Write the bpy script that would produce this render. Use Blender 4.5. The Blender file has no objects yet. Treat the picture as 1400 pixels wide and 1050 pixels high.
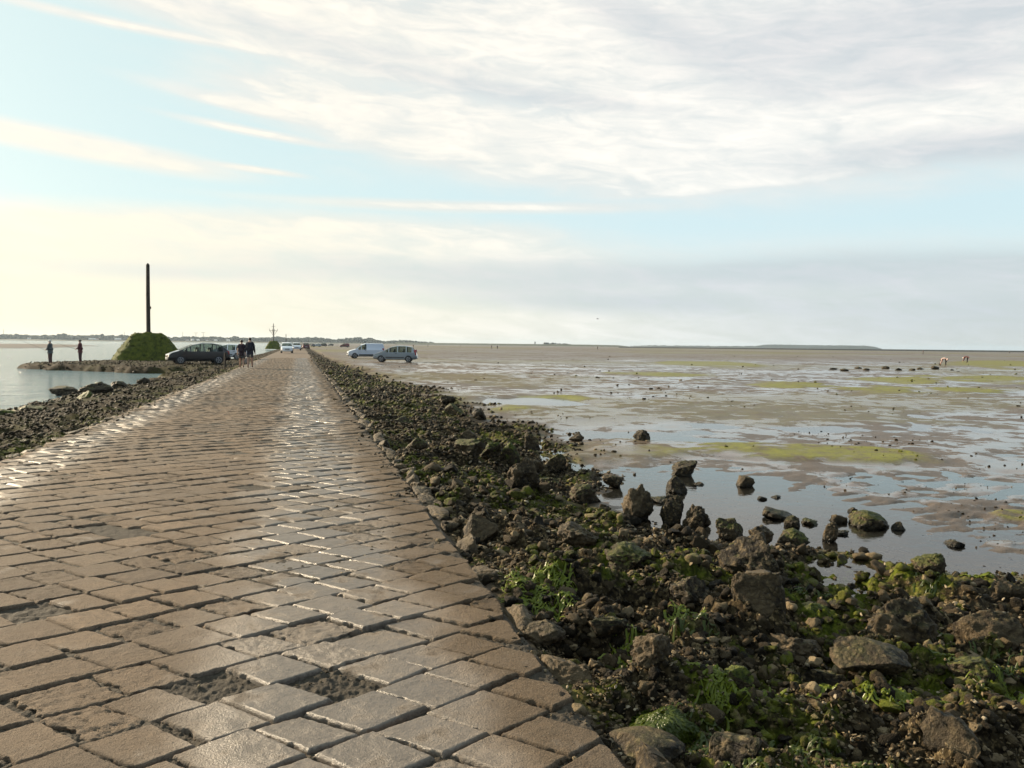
import bpy, bmesh, math, random
import numpy as np
from mathutils import Vector, Matrix

random.seed(7)
RNG = np.random.default_rng(11)
scene = bpy.context.scene
COL = scene.collection
rad = math.radians

# ------------------------------------------------------------------ camera model
F, W_, H_ = 1050.0, 1400, 1050
ROLL = math.atan(0.0107)
YAW = math.atan(290 / F)
PITCH = math.atan((525 - 471.49) / F)
CZ = 1.6
fwd = np.array([math.sin(YAW) * math.cos(PITCH), math.cos(YAW) * math.cos(PITCH), -math.sin(PITCH)])
r0 = np.array([math.cos(YAW), -math.sin(YAW), 0.0])
u0 = np.cross(r0, fwd)
rgt = r0 * math.cos(ROLL) + u0 * math.sin(ROLL)
upv = -r0 * math.sin(ROLL) + u0 * math.cos(ROLL)


def ray(px, py):
    return fwd + rgt * (px - W_ / 2) / F - upv * (py - H_ / 2) / F


def ground(px, py, h=0.0):
    d = ray(px, py)
    t = (h - CZ) / d[2]
    return float(d[0] * t), float(d[1] * t)


def az_el(px, py):
    d = ray(px, py)
    return math.atan2(d[0], d[1]), math.atan2(d[2], math.hypot(d[0], d[1]))


def depth(x, y):
    return x * fwd[0] + y * fwd[1]


cam = bpy.data.cameras.new('camera')
camo = bpy.data.objects.new('camera', cam)
COL.objects.link(camo)
camo.matrix_world = Matrix(((rgt[0], upv[0], -fwd[0], 0), (rgt[1], upv[1], -fwd[1], 0), (rgt[2], upv[2], -fwd[2], CZ), (0, 0, 0, 1)))
cam.sensor_width = 36
cam.lens = F / W_ * 36
cam.clip_start = 0.05
cam.clip_end = 30000
scene.camera = camo

# ------------------------------------------------------------------ numpy noise


def _hash(ix, iy, iz, seed):
    h = (ix.astype(np.int64) * 374761393 + iy.astype(np.int64) * 668265263 + iz.astype(np.int64) * 2147483647 + seed * 974634621) & 0xFFFFFFFF
    h = ((h ^ (h >> 13)) * 1274126177) & 0xFFFFFFFF
    h = ((h ^ (h >> 16)) * 2246822519) & 0xFFFFFFFF
    h = h ^ (h >> 15)
    return (h & 0xFFFFFF).astype(np.float64) / 0xFFFFFF * 2 - 1


def noise2(x, y, seed=0):
    ix = np.floor(x); iy = np.floor(y)
    fx = x - ix; fy = y - iy
    fx = fx * fx * fx * (fx * (fx * 6 - 15) + 10); fy = fy * fy * fy * (fy * (fy * 6 - 15) + 10)
    z = np.zeros_like(ix)
    a = _hash(ix, iy, z, seed); b = _hash(ix + 1, iy, z, seed)
    c = _hash(ix, iy + 1, z, seed); d = _hash(ix + 1, iy + 1, z, seed)
    return (a * (1 - fx) + b * fx) * (1 - fy) + (c * (1 - fx) + d * fx) * fy


def noise3(p, seed=0):
    x, y, z = p[:, 0], p[:, 1], p[:, 2]
    i = np.floor(p); f = p - i
    f = f * f * (3 - 2 * f)
    r = 0
    for dx in (0, 1):
        for dy in (0, 1):
            for dz in (0, 1):
                w = (f[:, 0] if dx else 1 - f[:, 0]) * (f[:, 1] if dy else 1 - f[:, 1]) * (f[:, 2] if dz else 1 - f[:, 2])
                r = r + w * _hash(i[:, 0] + dx, i[:, 1] + dy, i[:, 2] + dz, seed)
    return r


def fbm(x, y, size, octs=4, gain=0.5, seed=0, dr=None):
    """fractal noise about -1..1; octaves finer than the local vertex spacing dr fade away"""
    out = 0; amp = 1.0; s = size; c, sn = math.cos(0.6), math.sin(0.6)
    for o in range(octs):
        n = noise2(x / s + 17.3 * o, y / s - 9.1 * o, seed + o)
        a = amp if dr is None else amp * np.clip((s / np.maximum(dr, 1e-6) - 1.0) / 1.5, 0, 1)
        out = out + a * n
        amp *= gain; s *= 0.5
        x, y = x * c - y * sn, x * sn + y * c
    return out


def sstep(a, b, x):
    t = np.clip((x - a) / (b - a), 0, 1)
    return t * t * (3 - 2 * t)


def poly_sd(x, y, P):
    """signed distance to a polygon, positive inside"""
    P = np.array(P, float); n = len(P)
    d = np.full(np.shape(x), 1e18); inside = np.zeros(np.shape(x), bool)
    for i in range(n):
        a = P[i]; b = P[(i + 1) % n]
        ex, ey = b - a
        wx = x - a[0]; wy = y - a[1]
        t = np.clip((wx * ex + wy * ey) / (ex * ex + ey * ey), 0, 1)
        d = np.minimum(d, (wx - ex * t) ** 2 + (wy - ey * t) ** 2)
        c = ((a[1] <= y) & (b[1] > y)) | ((b[1] <= y) & (a[1] > y))
        with np.errstate(divide='ignore', invalid='ignore'):
            xi = a[0] + (y - a[1]) / (ey if ey != 0 else 1e-12) * ex
        inside ^= c & (x < xi)
    return np.where(inside, 1, -1) * np.sqrt(d)


# ------------------------------------------------------------------ ground shape
RL, RR = -3.75, 1.2          # road edges
POOL_Z, SEA_Z = -0.47, -0.52
TOE_Y = [-50, 0, 4, 6, 7, 9, 12, 17, 28, 50, 100, 300, 2000]
TOE_W = [5.5, 5.6, 5.3, 4.9, 3.3, 3.0, 3.6, 5.0, 4.6, 3.5, 2.6, 2.2, 2]
LTO_Y = [-50, 0, 10, 20, 30, 40, 48, 60, 90, 300, 2000]
LTO_W = [3, 3, 3.3, 4.6, 4.5, 4.3, 4.2, 4, 3.2, 3, 3]
SPIT = [(-3, 50), (-7.5, 53.5)] + [ground(*q, -.52) for q in ((207, 511), (160, 510), (110, 508), (60, 506.5), (24, 503))] + [(-20.9, 68.5), (-18.6, 73), (-12, 78), (-3, 88)]
POOL = [(3.9, 7.1), (5.2, 6.9), (7.0, 6.1), (9, 6.0), (13, 6.3), (30, 8), (30, 14), (16, 11.5), (12.2, 10.0), (9, 10.8), (7, 11.6), (5.6, 11.0), (4.5, 10.4)]
BAR = [(5.6, 15.2), (4.6, 13.0), (5.6, 11.9), (7.4, 12.4), (9.4, 11.4), (11.3, 10.9), (12.2, 11.6), (11.0, 13.0), (9.6, 15.0), (7.6, 16.0)]
SANDBAR = [(-160, 170), (-75, 172), (-58, 215), (-60, 260), (-95, 420), (-330, 430), (-300, 190)]


def _ell(px, py, wpx, hpx, h=-0.45):
    x, y = ground(px, py, h)
    x1, y1 = ground(px + wpx, py, h); x2, y2 = ground(px, py - hpx, h); x3, y3 = ground(px, py + hpx, h)
    az = math.atan2(x, y)
    return x, y, math.hypot(x1 - x, y1 - y), 0.5 * math.hypot(x2 - x3, y2 - y3), az


PATCHES = [_ell(*a) for a in ((1085, 527, 42, 5), (965, 497, 70, 4), (1222, 520, 45, 5), (1205, 534, 60, 5), (1325, 535, 45, 4), (1345, 518, 80, 5),
                              (900, 512, 60, 3), (1375, 497, 50, 5), (760, 545, 50, 4), (700, 560, 40, 5), (1390, 706, 25, 5))]
SMALLPOOL = [_ell(1140, 818, 62, 11, -0.42), _ell(1308, 884, 24, 10, -0.36), _ell(905, 600, 75, 4, -0.45), _ell(720, 548, 70, 5, -.45), _ell(1390, 796, 20, 8, -.4)]


def ellf(x, y, e):
    cx, cy, a, b, az = e
    dx, dy = x - cx, y - cy
    u = dx * math.cos(az) - dy * math.sin(az); v = dx * math.sin(az) + dy * math.cos(az)
    return np.sqrt((u / a) ** 2 + (v / b) ** 2)


def terrain(x, y, dr=None):
    """height and masks (rubble, algae, road bed, wet) at world x, y"""
    x = np.asarray(x, float); y = np.asarray(y, float)
    r = np.hypot(x, y)
    if dr is None:
        dr = np.maximum(.5 * r * r / 1.6 * np.where(r > 40, .000245, .001165), r * .0013)
    # ---- right side: rubble bank and flats
    dR = x - RR
    toe = np.interp(y, TOE_Y, TOE_W)
    wob = fbm(x, y, 2.2, 3, .6, 3, dr)
    q = dR / toe + 0.22 * wob
    rubR = (1 - sstep(0.72, 1.08, q)) * sstep(-0.03, 0.1, dR)
    big = fbm(x, y, 16, 4, .55, 21, dr)
    mid = fbm(x, y, 3.2, 4, .55, 25, dr)
    flat = -0.450 + 0.020 * big + 0.018 * mid
    flat = flat + 0.026 * fbm(x, y, 1.5, 4, .6, 27, dr) + 0.016 * sstep(11, 15, r)
    flat = flat + 0.06 * sstep(75, 140, r) + 0.05 * fbm(x, y, 60, 3, .5, 29, dr) * sstep(60, 120, r)
    apron = (1 - sstep(13, 22, x)) * sstep(35, 55, y)
    flat = flat + 0.22 * apron
    fine = fbm(x * 0.55 + y * 0.3, y * 1.3 - x * 0.3, 0.22, 3, .5, 31, dr)
    ps = poly_sd(x, y, POOL) + 0.25 * wob
    pin = sstep(-0.45, 0.5, ps)
    mudr = sstep(5.6, 8.0, x)
    poolz = -0.510 + 0.066 * mudr + (0.008 + .018 * mudr) * fine + 0.004 * mid + 0.020 * mudr * mid + .012 * mudr * fbm(x, y, 1.1, 3, .6, 28, dr)
    flat = flat * (1 - pin) + poolz * pin
    bs = poly_sd(x, y, BAR) + 0.5 * wob + 0.25 * mid
    bin_ = sstep(-0.2, 0.5, bs)
    flat = flat + bin_ * (0.045 + np.maximum(-0.44 - flat, 0))
    alg = bin_ * (.2 + .8 * sstep(5.8, 7.6, x + .8 * mid)) * sstep(-0.6, 0.15, mid + 0.5 * fine + 0.25)
    for e in PATCHES:
        m = 1 - sstep(0.55, 1.1, ellf(x, y, e) + 0.4 * wob)
        flat = flat + 0.03 * m + m * np.maximum(-0.46 - flat, 0); alg = np.maximum(alg, m)
    alg = np.maximum(alg, 0.26 * sstep(0.25, 0.8, fbm(x, y, 11, 3, .6, 41, dr) + 0.3 * mid) * sstep(12, 25, r))
    alg = np.maximum(alg, 0.5 * sstep(70, 110, r) * sstep(-0.1, 0.5, fbm(x, y, 60, 3, .6, 43, dr)))
    flat = flat + 0.008 * fine * (1 - pin * .6)
    bankz = -0.055 - 0.38 * sstep(0.0, 0.85, dR / toe)
    zR = bankz * rubR + flat * (1 - rubR)
    zR = np.where(dR < toe * .5, np.maximum(zR, bankz), zR)
    # ---- left side
    dL = RL - x
    ltoe = np.interp(y, LTO_Y, LTO_W)
    ql = dL / ltoe + 0.16 * wob
    rubL = (1 - sstep(0.8, 1.12, ql)) * sstep(-0.03, 0.1, dL)
    zL = -0.03 - 0.30 * sstep(0, .75, ql) - 0.95 * sstep(0.72, 1.5, ql)
    sp = poly_sd(x, y, SPIT) + 0.5 * wob
    spin = sstep(-0.9, 0.9, sp)
    zL = np.maximum(zL, -1.3 + spin * (1.16 + .05 * sstep(-19, -14, x)))
    rubL = np.maximum(rubL, sstep(-1.5, -.6, sp) * (dL > 0))
    sb = poly_sd(x, y, SANDBAR) + 8 * fbm(x, y, 40, 3, .5, 51)
    zL = np.maximum(zL, -1.3 + 0.9 * sstep(-10, 8, sb) + 0.03 * big)
    left = x < -1.3
    z = np.where(left, zL, zR)
    rub = np.where(left, rubL, rubR)
    alg = np.where(left, 0, alg)
    # ---- rubble lumps
    k1 = np.clip((.75 / np.maximum(dr, 1e-6) - 1) / 1.5, 0, 1); k3 = np.clip((.085 / np.maximum(dr, 1e-6) - 1) / 1.5, 0, 1)
    l1 = 1 - (np.abs(fbm(x, y, 0.75, 3, .55, 61, dr)) + .30 * (1 - k1)) * 1.6
    l2 = fbm(x, y, 0.28, 3, .6, 65, dr)
    l3 = 1 - (np.abs(fbm(x, y, 0.085, 3, .6, 69, dr)) + .30 * (1 - k3)) * 1.7
    lump = 0.105 * (l1 - .45) + 0.075 * l2 + 0.030 * (l3 - .4)
    edge = np.where(left, sstep(0, .5, dL), sstep(0.0, .45, dR))
    z = z + rub * lump * (0.25 + 0.75 * edge)
    for e in SMALLPOOL:
        m = 1 - sstep(0.6, 1.25, ellf(x, y, e) + 0.35 * wob)
        z = z * (1 - m) + np.minimum(z, POOL_Z - 0.03 + 0.012 * l2) * m
    ra = sstep(0.05, 0.45, fbm(x, y, 0.9, 4, .75, 71, dr) + 0.05 + 0.12 * sstep(8, 14, r) * (1 - sstep(40, 60, r)))
    alg = np.maximum(alg * (1 - rub), rub * ra)
    # ---- road bed
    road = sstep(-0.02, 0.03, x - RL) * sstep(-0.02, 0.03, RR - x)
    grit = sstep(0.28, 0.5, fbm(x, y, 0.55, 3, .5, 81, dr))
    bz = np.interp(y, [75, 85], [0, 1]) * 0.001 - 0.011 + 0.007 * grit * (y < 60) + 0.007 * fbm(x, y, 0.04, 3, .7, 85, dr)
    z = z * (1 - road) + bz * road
    return z, rub * (1 - road), alg * (1 - road), road


def H(x, y):
    return float(terrain(np.array([x]), np.array([y]))[0][0])


# ------------------------------------------------------------------ mesh helpers
def fast_mesh(name, V, T, attrs=None, smooth=True):
    me = bpy.data.meshes.new(name)
    V = np.asarray(V, np.float32); T = np.asarray(T, np.int32)
    k = T.shape[1]
    me.vertices.add(len(V)); me.vertices.foreach_set('co', V.ravel())
    me.loops.add(T.size); me.loops.foreach_set('vertex_index', T.ravel())
    me.polygons.add(len(T))
    me.polygons.foreach_set('loop_start', np.arange(0, T.size, k, dtype=np.int32))
    me.polygons.foreach_set('loop_total', np.full(len(T), k, np.int32))
    if smooth:
        me.polygons.foreach_set('use_smooth', np.ones(len(T), bool))
    for n, a in (attrs or {}).items():
        at = me.attributes.new(n, 'FLOAT', 'POINT'); at.data.foreach_set('value', np.asarray(a, np.float32))
    me.update(calc_edges=True); me.validate()
    return me


def link(name, me, mat=None, parent=None):
    o = bpy.data.objects.new(name, me)
    COL.objects.link(o)
    if mat is not None and me is not None and not me.materials:
        me.materials.append(mat)
    if parent is not None:
        o.parent = parent
    return o


def tag(o, label=None, cat=None, group=None, kind=None):
    if label: o['label'] = label
    if cat: o['category'] = cat
    if group: o['group'] = group
    if kind: o['kind'] = kind
    return o


def empty(name, loc, rz=0.0):
    o = bpy.data.objects.new(name, None)
    o.empty_display_size = 0.2
    o.location = loc; o.rotation_euler = (0, 0, rz)
    COL.objects.link(o)
    return o


class MB:
    """collects shapes into one mesh"""
    def __init__(s): s.v = []; s.f = []
    def add(s, vs, fs):
        n = len(s.v); s.v += [tuple(map(float, p)) for p in vs]; s.f += [tuple(n + i for i in f) for f in fs]
        return s
    def box(s, c, d, rot=None):
        vs = [Vector((sx * d[0] / 2, sy * d[1] / 2, sz * d[2] / 2)) for sx in (-1, 1) for sy in (-1, 1) for sz in (-1, 1)]
        if rot is not None: vs = [rot @ q for q in vs]
        vs = [q + Vector(c) for q in vs]
        return s.add(vs, [(0, 1, 3, 2), (4, 6, 7, 5), (0, 4, 5, 1), (2, 3, 7, 6), (0, 2, 6, 4), (1, 5, 7, 3)])
    def tube(s, pts, rs, n=8):
        pts = [Vector(p) for p in pts]
        if not hasattr(rs, '__len__'): rs = [rs] * len(pts)
        ring = []
        for i, p in enumerate(pts):
            d = (pts[min(i + 1, len(pts) - 1)] - pts[max(i - 1, 0)]).normalized()
            a = d.orthogonal().normalized() if abs(d.z) < .95 else Vector((1, 0, 0))
            a = (a - d * a.dot(d)).normalized(); b = d.cross(a)
            ring.append([p + (a * math.cos(2 * math.pi * k / n) + b * math.sin(2 * math.pi * k / n)) * rs[i] for k in range(n)])
        vs = [q for rr in ring for q in rr]; fs = []
        for i in range(len(pts) - 1):
            for k in range(n):
                fs.append((i * n + k, i * n + (k + 1) % n, (i + 1) * n + (k + 1) % n, (i + 1) * n + k))
        fs += [tuple(range(n))[::-1], tuple((len(pts) - 1) * n + k for k in range(n))]
        return s.add(vs, fs)
    def lathe_y(s, prof, c, n=20):
        """profile (radius, y) turned about the y axis through c"""
        vs = []; fs = []
        for r, y in prof:
            for k in range(n):
                a = 2 * math.pi * k / n
                vs.append((c[0] + r * math.cos(a), c[1] + y, c[2] + r * math.sin(a)))
        for i in range(len(prof) - 1):
            for k in range(n):
                fs.append((i * n + k, i * n + (k + 1) % n, (i + 1) * n + (k + 1) % n, (i + 1) * n + k))
        fs += [tuple(range(n)), tuple((len(prof) - 1) * n + k for k in range(n))[::-1]]
        return s.add(vs, fs)
    def build(s, name, mat, parent=None, smooth=False, bevel=0):
        me = bpy.data.meshes.new(name); me.from_pydata(s.v, [], s.f); me.update()
        bm = bmesh.new(); bm.from_mesh(me)
        bmesh.ops.recalc_face_normals(bm, faces=bm.faces)
        if bevel:
            bmesh.ops.bevel(bm, geom=[e for e in bm.edges if e.calc_face_angle(0) > 0.5], offset=bevel, segments=2, affect='EDGES', profile=.6)
        for f in bm.faces: f.smooth = smooth
        bm.to_mesh(me); bm.free()
        if smooth:
            me.set_sharp_from_angle(angle=rad(42))
        return link(name, me, mat, parent)


# ------------------------------------------------------------------ materials
def new_mat(name):
    m = bpy.data.materials.new(name); m.use_nodes = True
    nt = m.node_tree; nt.nodes.clear()
    out = nt.nodes.new('ShaderNodeOutputMaterial')
    return m, nt, out


class NT:
    def __init__(s, nt): s.nt = nt
    def n(s, t, **kw):
        nd = s.nt.nodes.new(t)
        for k, v in kw.items():
            if k.startswith('i_'):
                s.set(nd, k[2:], v)
            else: setattr(nd, k, v)
        return nd
    def set(s, nd, key, v):
        key = int(key) if key.isdigit() else key.replace('_', ' ')
        sock = nd.inputs[key]
        if isinstance(v, bpy.types.NodeSocket): s.nt.links.new(v, sock)
        elif isinstance(v, tuple) and len(v) == 3 and sock.type == 'RGBA': sock.default_value = (*v, 1)
        else: sock.default_value = v
    def math(s, op, a, b=None, c=None, clamp=False):
        nd = s.nt.nodes.new('ShaderNodeMath'); nd.operation = op; nd.use_clamp = clamp
        for i, v in enumerate((a, b, c)):
            if v is not None: s.set(nd, str(i), v)
        return nd.outputs[0]
    def mix(s, f, a, b):
        nd = s.nt.nodes.new('ShaderNodeMix'); nd.data_type = 'RGBA'
        s.set(nd, '0', f); s.set(nd, '6', a); s.set(nd, '7', b)
        return nd.outputs[2]
    def mixf(s, f, a, b):
        nd = s.nt.nodes.new('ShaderNodeMix'); nd.data_type = 'FLOAT'
        s.set(nd, '0', f); s.set(nd, '2', a); s.set(nd, '3', b)
        return nd.outputs[0]
    def step(s, a, b, x):
        nd = s.nt.nodes.new('ShaderNodeMapRange'); nd.interpolation_type = 'SMOOTHSTEP'
        s.set(nd, '0', x); nd.inputs[1].default_value = a; nd.inputs[2].default_value = b
        return nd.outputs[0]
    def noise(s, vec, scale, detail=4, rough=.55, dist=0.0):
        nd = s.nt.nodes.new('ShaderNodeTexNoise')
        s.set(nd, 'Vector', vec); nd.inputs['Scale'].default_value = scale; nd.inputs['Detail'].default_value = detail
        nd.inputs['Roughness'].default_value = rough; nd.inputs['Distortion'].default_value = dist
        return nd.outputs[0]
    def voro(s, vec, scale, feature='F1', rnd=1.0):
        nd = s.nt.nodes.new('ShaderNodeTexVoronoi'); nd.feature = feature
        s.set(nd, 'Vector', vec); nd.inputs['Scale'].default_value = scale; nd.inputs['Randomness'].default_value = rnd
        return nd
    def pos(s): return s.nt.nodes.new('ShaderNodeNewGeometry').outputs['Position']
    def objc(s): return s.nt.nodes.new('ShaderNodeTexCoord').outputs['Object']
    def attr(s, name):
        nd = s.nt.nodes.new('ShaderNodeAttribute'); nd.attribute_name = name
        return nd.outputs['Fac']
    def xyz(s, v):
        nd = s.nt.nodes.new('ShaderNodeSeparateXYZ'); s.set(nd, '0', v); return nd.outputs
    def bump(s, h, strength, dist, normal=None):
        nd = s.nt.nodes.new('ShaderNodeBump'); s.set(nd, 'Height', h); s.set(nd, 'Strength', strength); nd.inputs['Distance'].default_value = dist
        if normal is not None: s.set(nd, 'Normal', normal)
        return nd.outputs[0]
    def bsdf(s, out, col, rough=.6, normal=None, spec=.5, metal=0.0, ior=1.45, coat=0.0):
        nd = s.nt.nodes.new('ShaderNodeBsdfPrincipled')
        s.set(nd, 'Base Color', col); s.set(nd, 'Roughness', rough); s.set(nd, 'Metallic', metal)
        s.set(nd, 'Specular IOR Level', spec); nd.inputs['IOR'].default_value = ior
        if coat: nd.inputs['Coat Weight'].default_value = coat; nd.inputs['Coat Roughness'].default_value = .06
        if normal is not None: s.set(nd, 'Normal', normal)
        if out is not None: s.nt.links.new(nd.outputs[0], out.inputs[0])
        return nd


def simple(name, col, rough=.5, metal=0.0, var=.12, scale=6.0, coat=0.0, bump=0.0):
    m, nt, out = new_mat(name); t = NT(nt)
    p = t.objc()
    n = t.noise(p, scale, 5, .6)
    dark = tuple(c * (1 - var * 2) for c in col); lite = tuple(min(1, c * (1 + var)) for c in col)
    nn = t.bump(t.noise(p, scale * 8, 3), bump, .01) if bump else None
    t.bsdf(out, t.mix(n, dark, lite), rough, nn, .5, metal, coat=coat)
    return m


def mat_stone():
    """paving stones"""
    m, nt, out = new_mat('paving_stone'); t = NT(nt)
    p = t.pos(); x, y, z = t.xyz(p)
    tint = t.attr('tint'); er = t.attr('eroded')
    n1 = t.noise(p, 1.1, 4, .6); n2 = t.noise(p, 14, 5, .65); n3 = t.noise(p, 90, 4, .7)
    base = t.mix(tint, (0.118, 0.086, 0.060), (0.245, 0.176, 0.117))
    base = t.mix(t.step(.35, .75, n2), base, t.mix(tint, (0.200, 0.145, 0.098), (0.165, 0.121, 0.084)))
    # greyer, washed wheel track near the right edge, browner weedy rim beyond it
    wob = t.math('MULTIPLY_ADD', n1, .9, t.math('ADD', x, -.45))
    track = t.math('MULTIPLY', t.step(-.75, -.1, wob), t.step(.95, .45, wob))
    trackl = t.math('MULTIPLY', t.step(-3.75, -3.45, wob), t.step(-2.55, -3.15, wob))
    trackl = t.math('MULTIPLY', trackl, .75)
    track = t.math('MAXIMUM', track, trackl)
    base = t.mix(t.math('MULTIPLY', track, .45), base, (0.125, 0.108, 0.085))
    rim = t.step(.55, 1.05, wob)
    base = t.mix(t.math('MULTIPLY', rim, .6), base, (0.095, 0.064, 0.034))
    base = t.mix(t.math('MULTIPLY', t.step(.42, .62, t.noise(p, .45, 5, .65)), .45), base, (0.150, 0.124, 0.098))
    # grains, pits and dark stains
    base = t.mix(t.math('MULTIPLY', t.step(.56, .70, n3), .7), base, (0.27, 0.22, 0.16))
    base = t.mix(t.math('MULTIPLY', t.step(.45, .33, n3), .7), base, (0.045, 0.034, 0.024))
    stain = t.step(.58, .72, t.noise(p, 2.6, 5, .6))
    base = t.mix(t.math('MULTIPLY', stain, .35), base, (0.075, 0.062, 0.050))
    wet = t.math('MULTIPLY', t.math('MAXIMUM', track, t.math('MULTIPLY', stain, .5)), t.step(.28, .50, t.noise(p, 3.3, 4, .6)))
    wet = t.math('MULTIPLY', wet, t.math('SUBTRACT', 1.0, t.math('MULTIPLY', er, .75)))
    rough = t.mixf(wet, .80, .36)
    rough = t.math('ADD', rough, t.math('MULTIPLY', t.math('SUBTRACT', n3, .5), .25))
    h = t.math('ADD', t.math('MULTIPLY', t.noise(p, 60, 6, .78), 1.5), t.math('MULTIPLY', t.voro(p, 130).outputs['Distance'], .35))
    st = t.mixf(er, .85, 1.0)
    nn = t.bump(h, t.math('MULTIPLY', st, t.mixf(wet, 1.0, .45)), .018)
    t.bsdf(out, base, rough, nn, t.mixf(wet, .22, .65))
    return m


def crust_nodes(t, p, obj_rand=None, algae=None, tint=None):
    """oyster-crusted, weedy stone: returns colour, height"""
    n1 = t.noise(p, 2.2, 5, .65); n2 = t.noise(p, 22, 5, .65)
    v = t.voro(p, 31); d = v.outputs['Distance']
    v2 = t.voro(p, 95)
    col = t.mix(t.step(.3, .7, n1), (0.014, 0.010, 0.005), (0.055, 0.040, 0.020))
    col = t.mix(t.step(.48, .72, n2), col, (0.215, 0.158, 0.085))
    if tint is not None:
        col = t.mix(tint, col, (0.19, 0.145, 0.09))
    shell = t.math('MULTIPLY', t.step(.34, .12, v2.outputs['Distance']), t.step(.53, .68, t.noise(p, 7, 4, .6)))
    col = t.mix(t.math('MULTIPLY', shell, .7), col, (0.42, 0.35, 0.25))
    col = t.mix(t.step(.5, .72, d), col, (0.014, 0.010, 0.006))
    if algae is not None:
        gcol = t.mix(t.step(.3, .7, n2), (0.018, 0.026, 0.003), (0.105, 0.118, 0.012))
        col = t.mix(algae, col, gcol)
    h = t.math('SUBTRACT', t.math('ADD', t.math('MULTIPLY', n2, .8), t.math('MULTIPLY', t.noise(p, 75, 4, .7), .5)), t.math('MULTIPLY', t.math('MULTIPLY', d, t.step(.4, .6, n1)), .7))
    return col, h


def mat_rock(name, green, brown=0.0, weedy_low=False):
    m, nt, out = new_mat(name); t = NT(nt)
    p = t.objc()
    rnd = t.n('ShaderNodeObjectInfo').outputs['Random']
    pv = t.n('ShaderNodeVectorMath', operation='ADD'); t.set(pv, '0', p)
    cb = t.n('ShaderNodeCombineXYZ'); t.set(cb, '0', t.math('MULTIPLY', rnd, 37.0)); t.set(cb, '1', t.math('MULTIPLY', rnd, 11.0)); t.set(pv, '1', cb.outputs[0])
    p = pv.outputs[0]
    nz = t.xyz(t.n('ShaderNodeNewGeometry').outputs['Normal'])[2]
    a = t.math('ADD', t.math('MULTIPLY', nz, .30), t.math('ADD', t.math('MULTIPLY', t.noise(p, 3.5, 5, .65), .6), t.math('MULTIPLY', t.noise(p, 16, 5, .7), .4)))
    alg = t.math('MULTIPLY', t.step(.80 - green * .42, .95 - green * .42, a), min(1, green * 1.6))
    col, h = crust_nodes(t, p, None, alg, None)
    if brown:
        b = t.math('MULTIPLY', t.step(.35, .6, t.noise(p, 4, 5, .6)), brown)
        col = t.mix(t.math('MULTIPLY', b, t.math('SUBTRACT', 1.0, alg)), col, (0.115, 0.082, 0.045))
    wz = t.math('ADD', t.xyz(t.pos())[2], t.math('MULTIPLY', t.noise(p, 6, 4, .6), -.10))
    wetb = t.step(-.44, -.52, wz)
    col = t.mix(t.math('MULTIPLY', wetb, .75), col, (0.012, 0.011, 0.007))
    t.bsdf(out, col, t.mixf(wetb, .6, .3), t.bump(h, 1.0, .03), .25)
    return m


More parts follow.
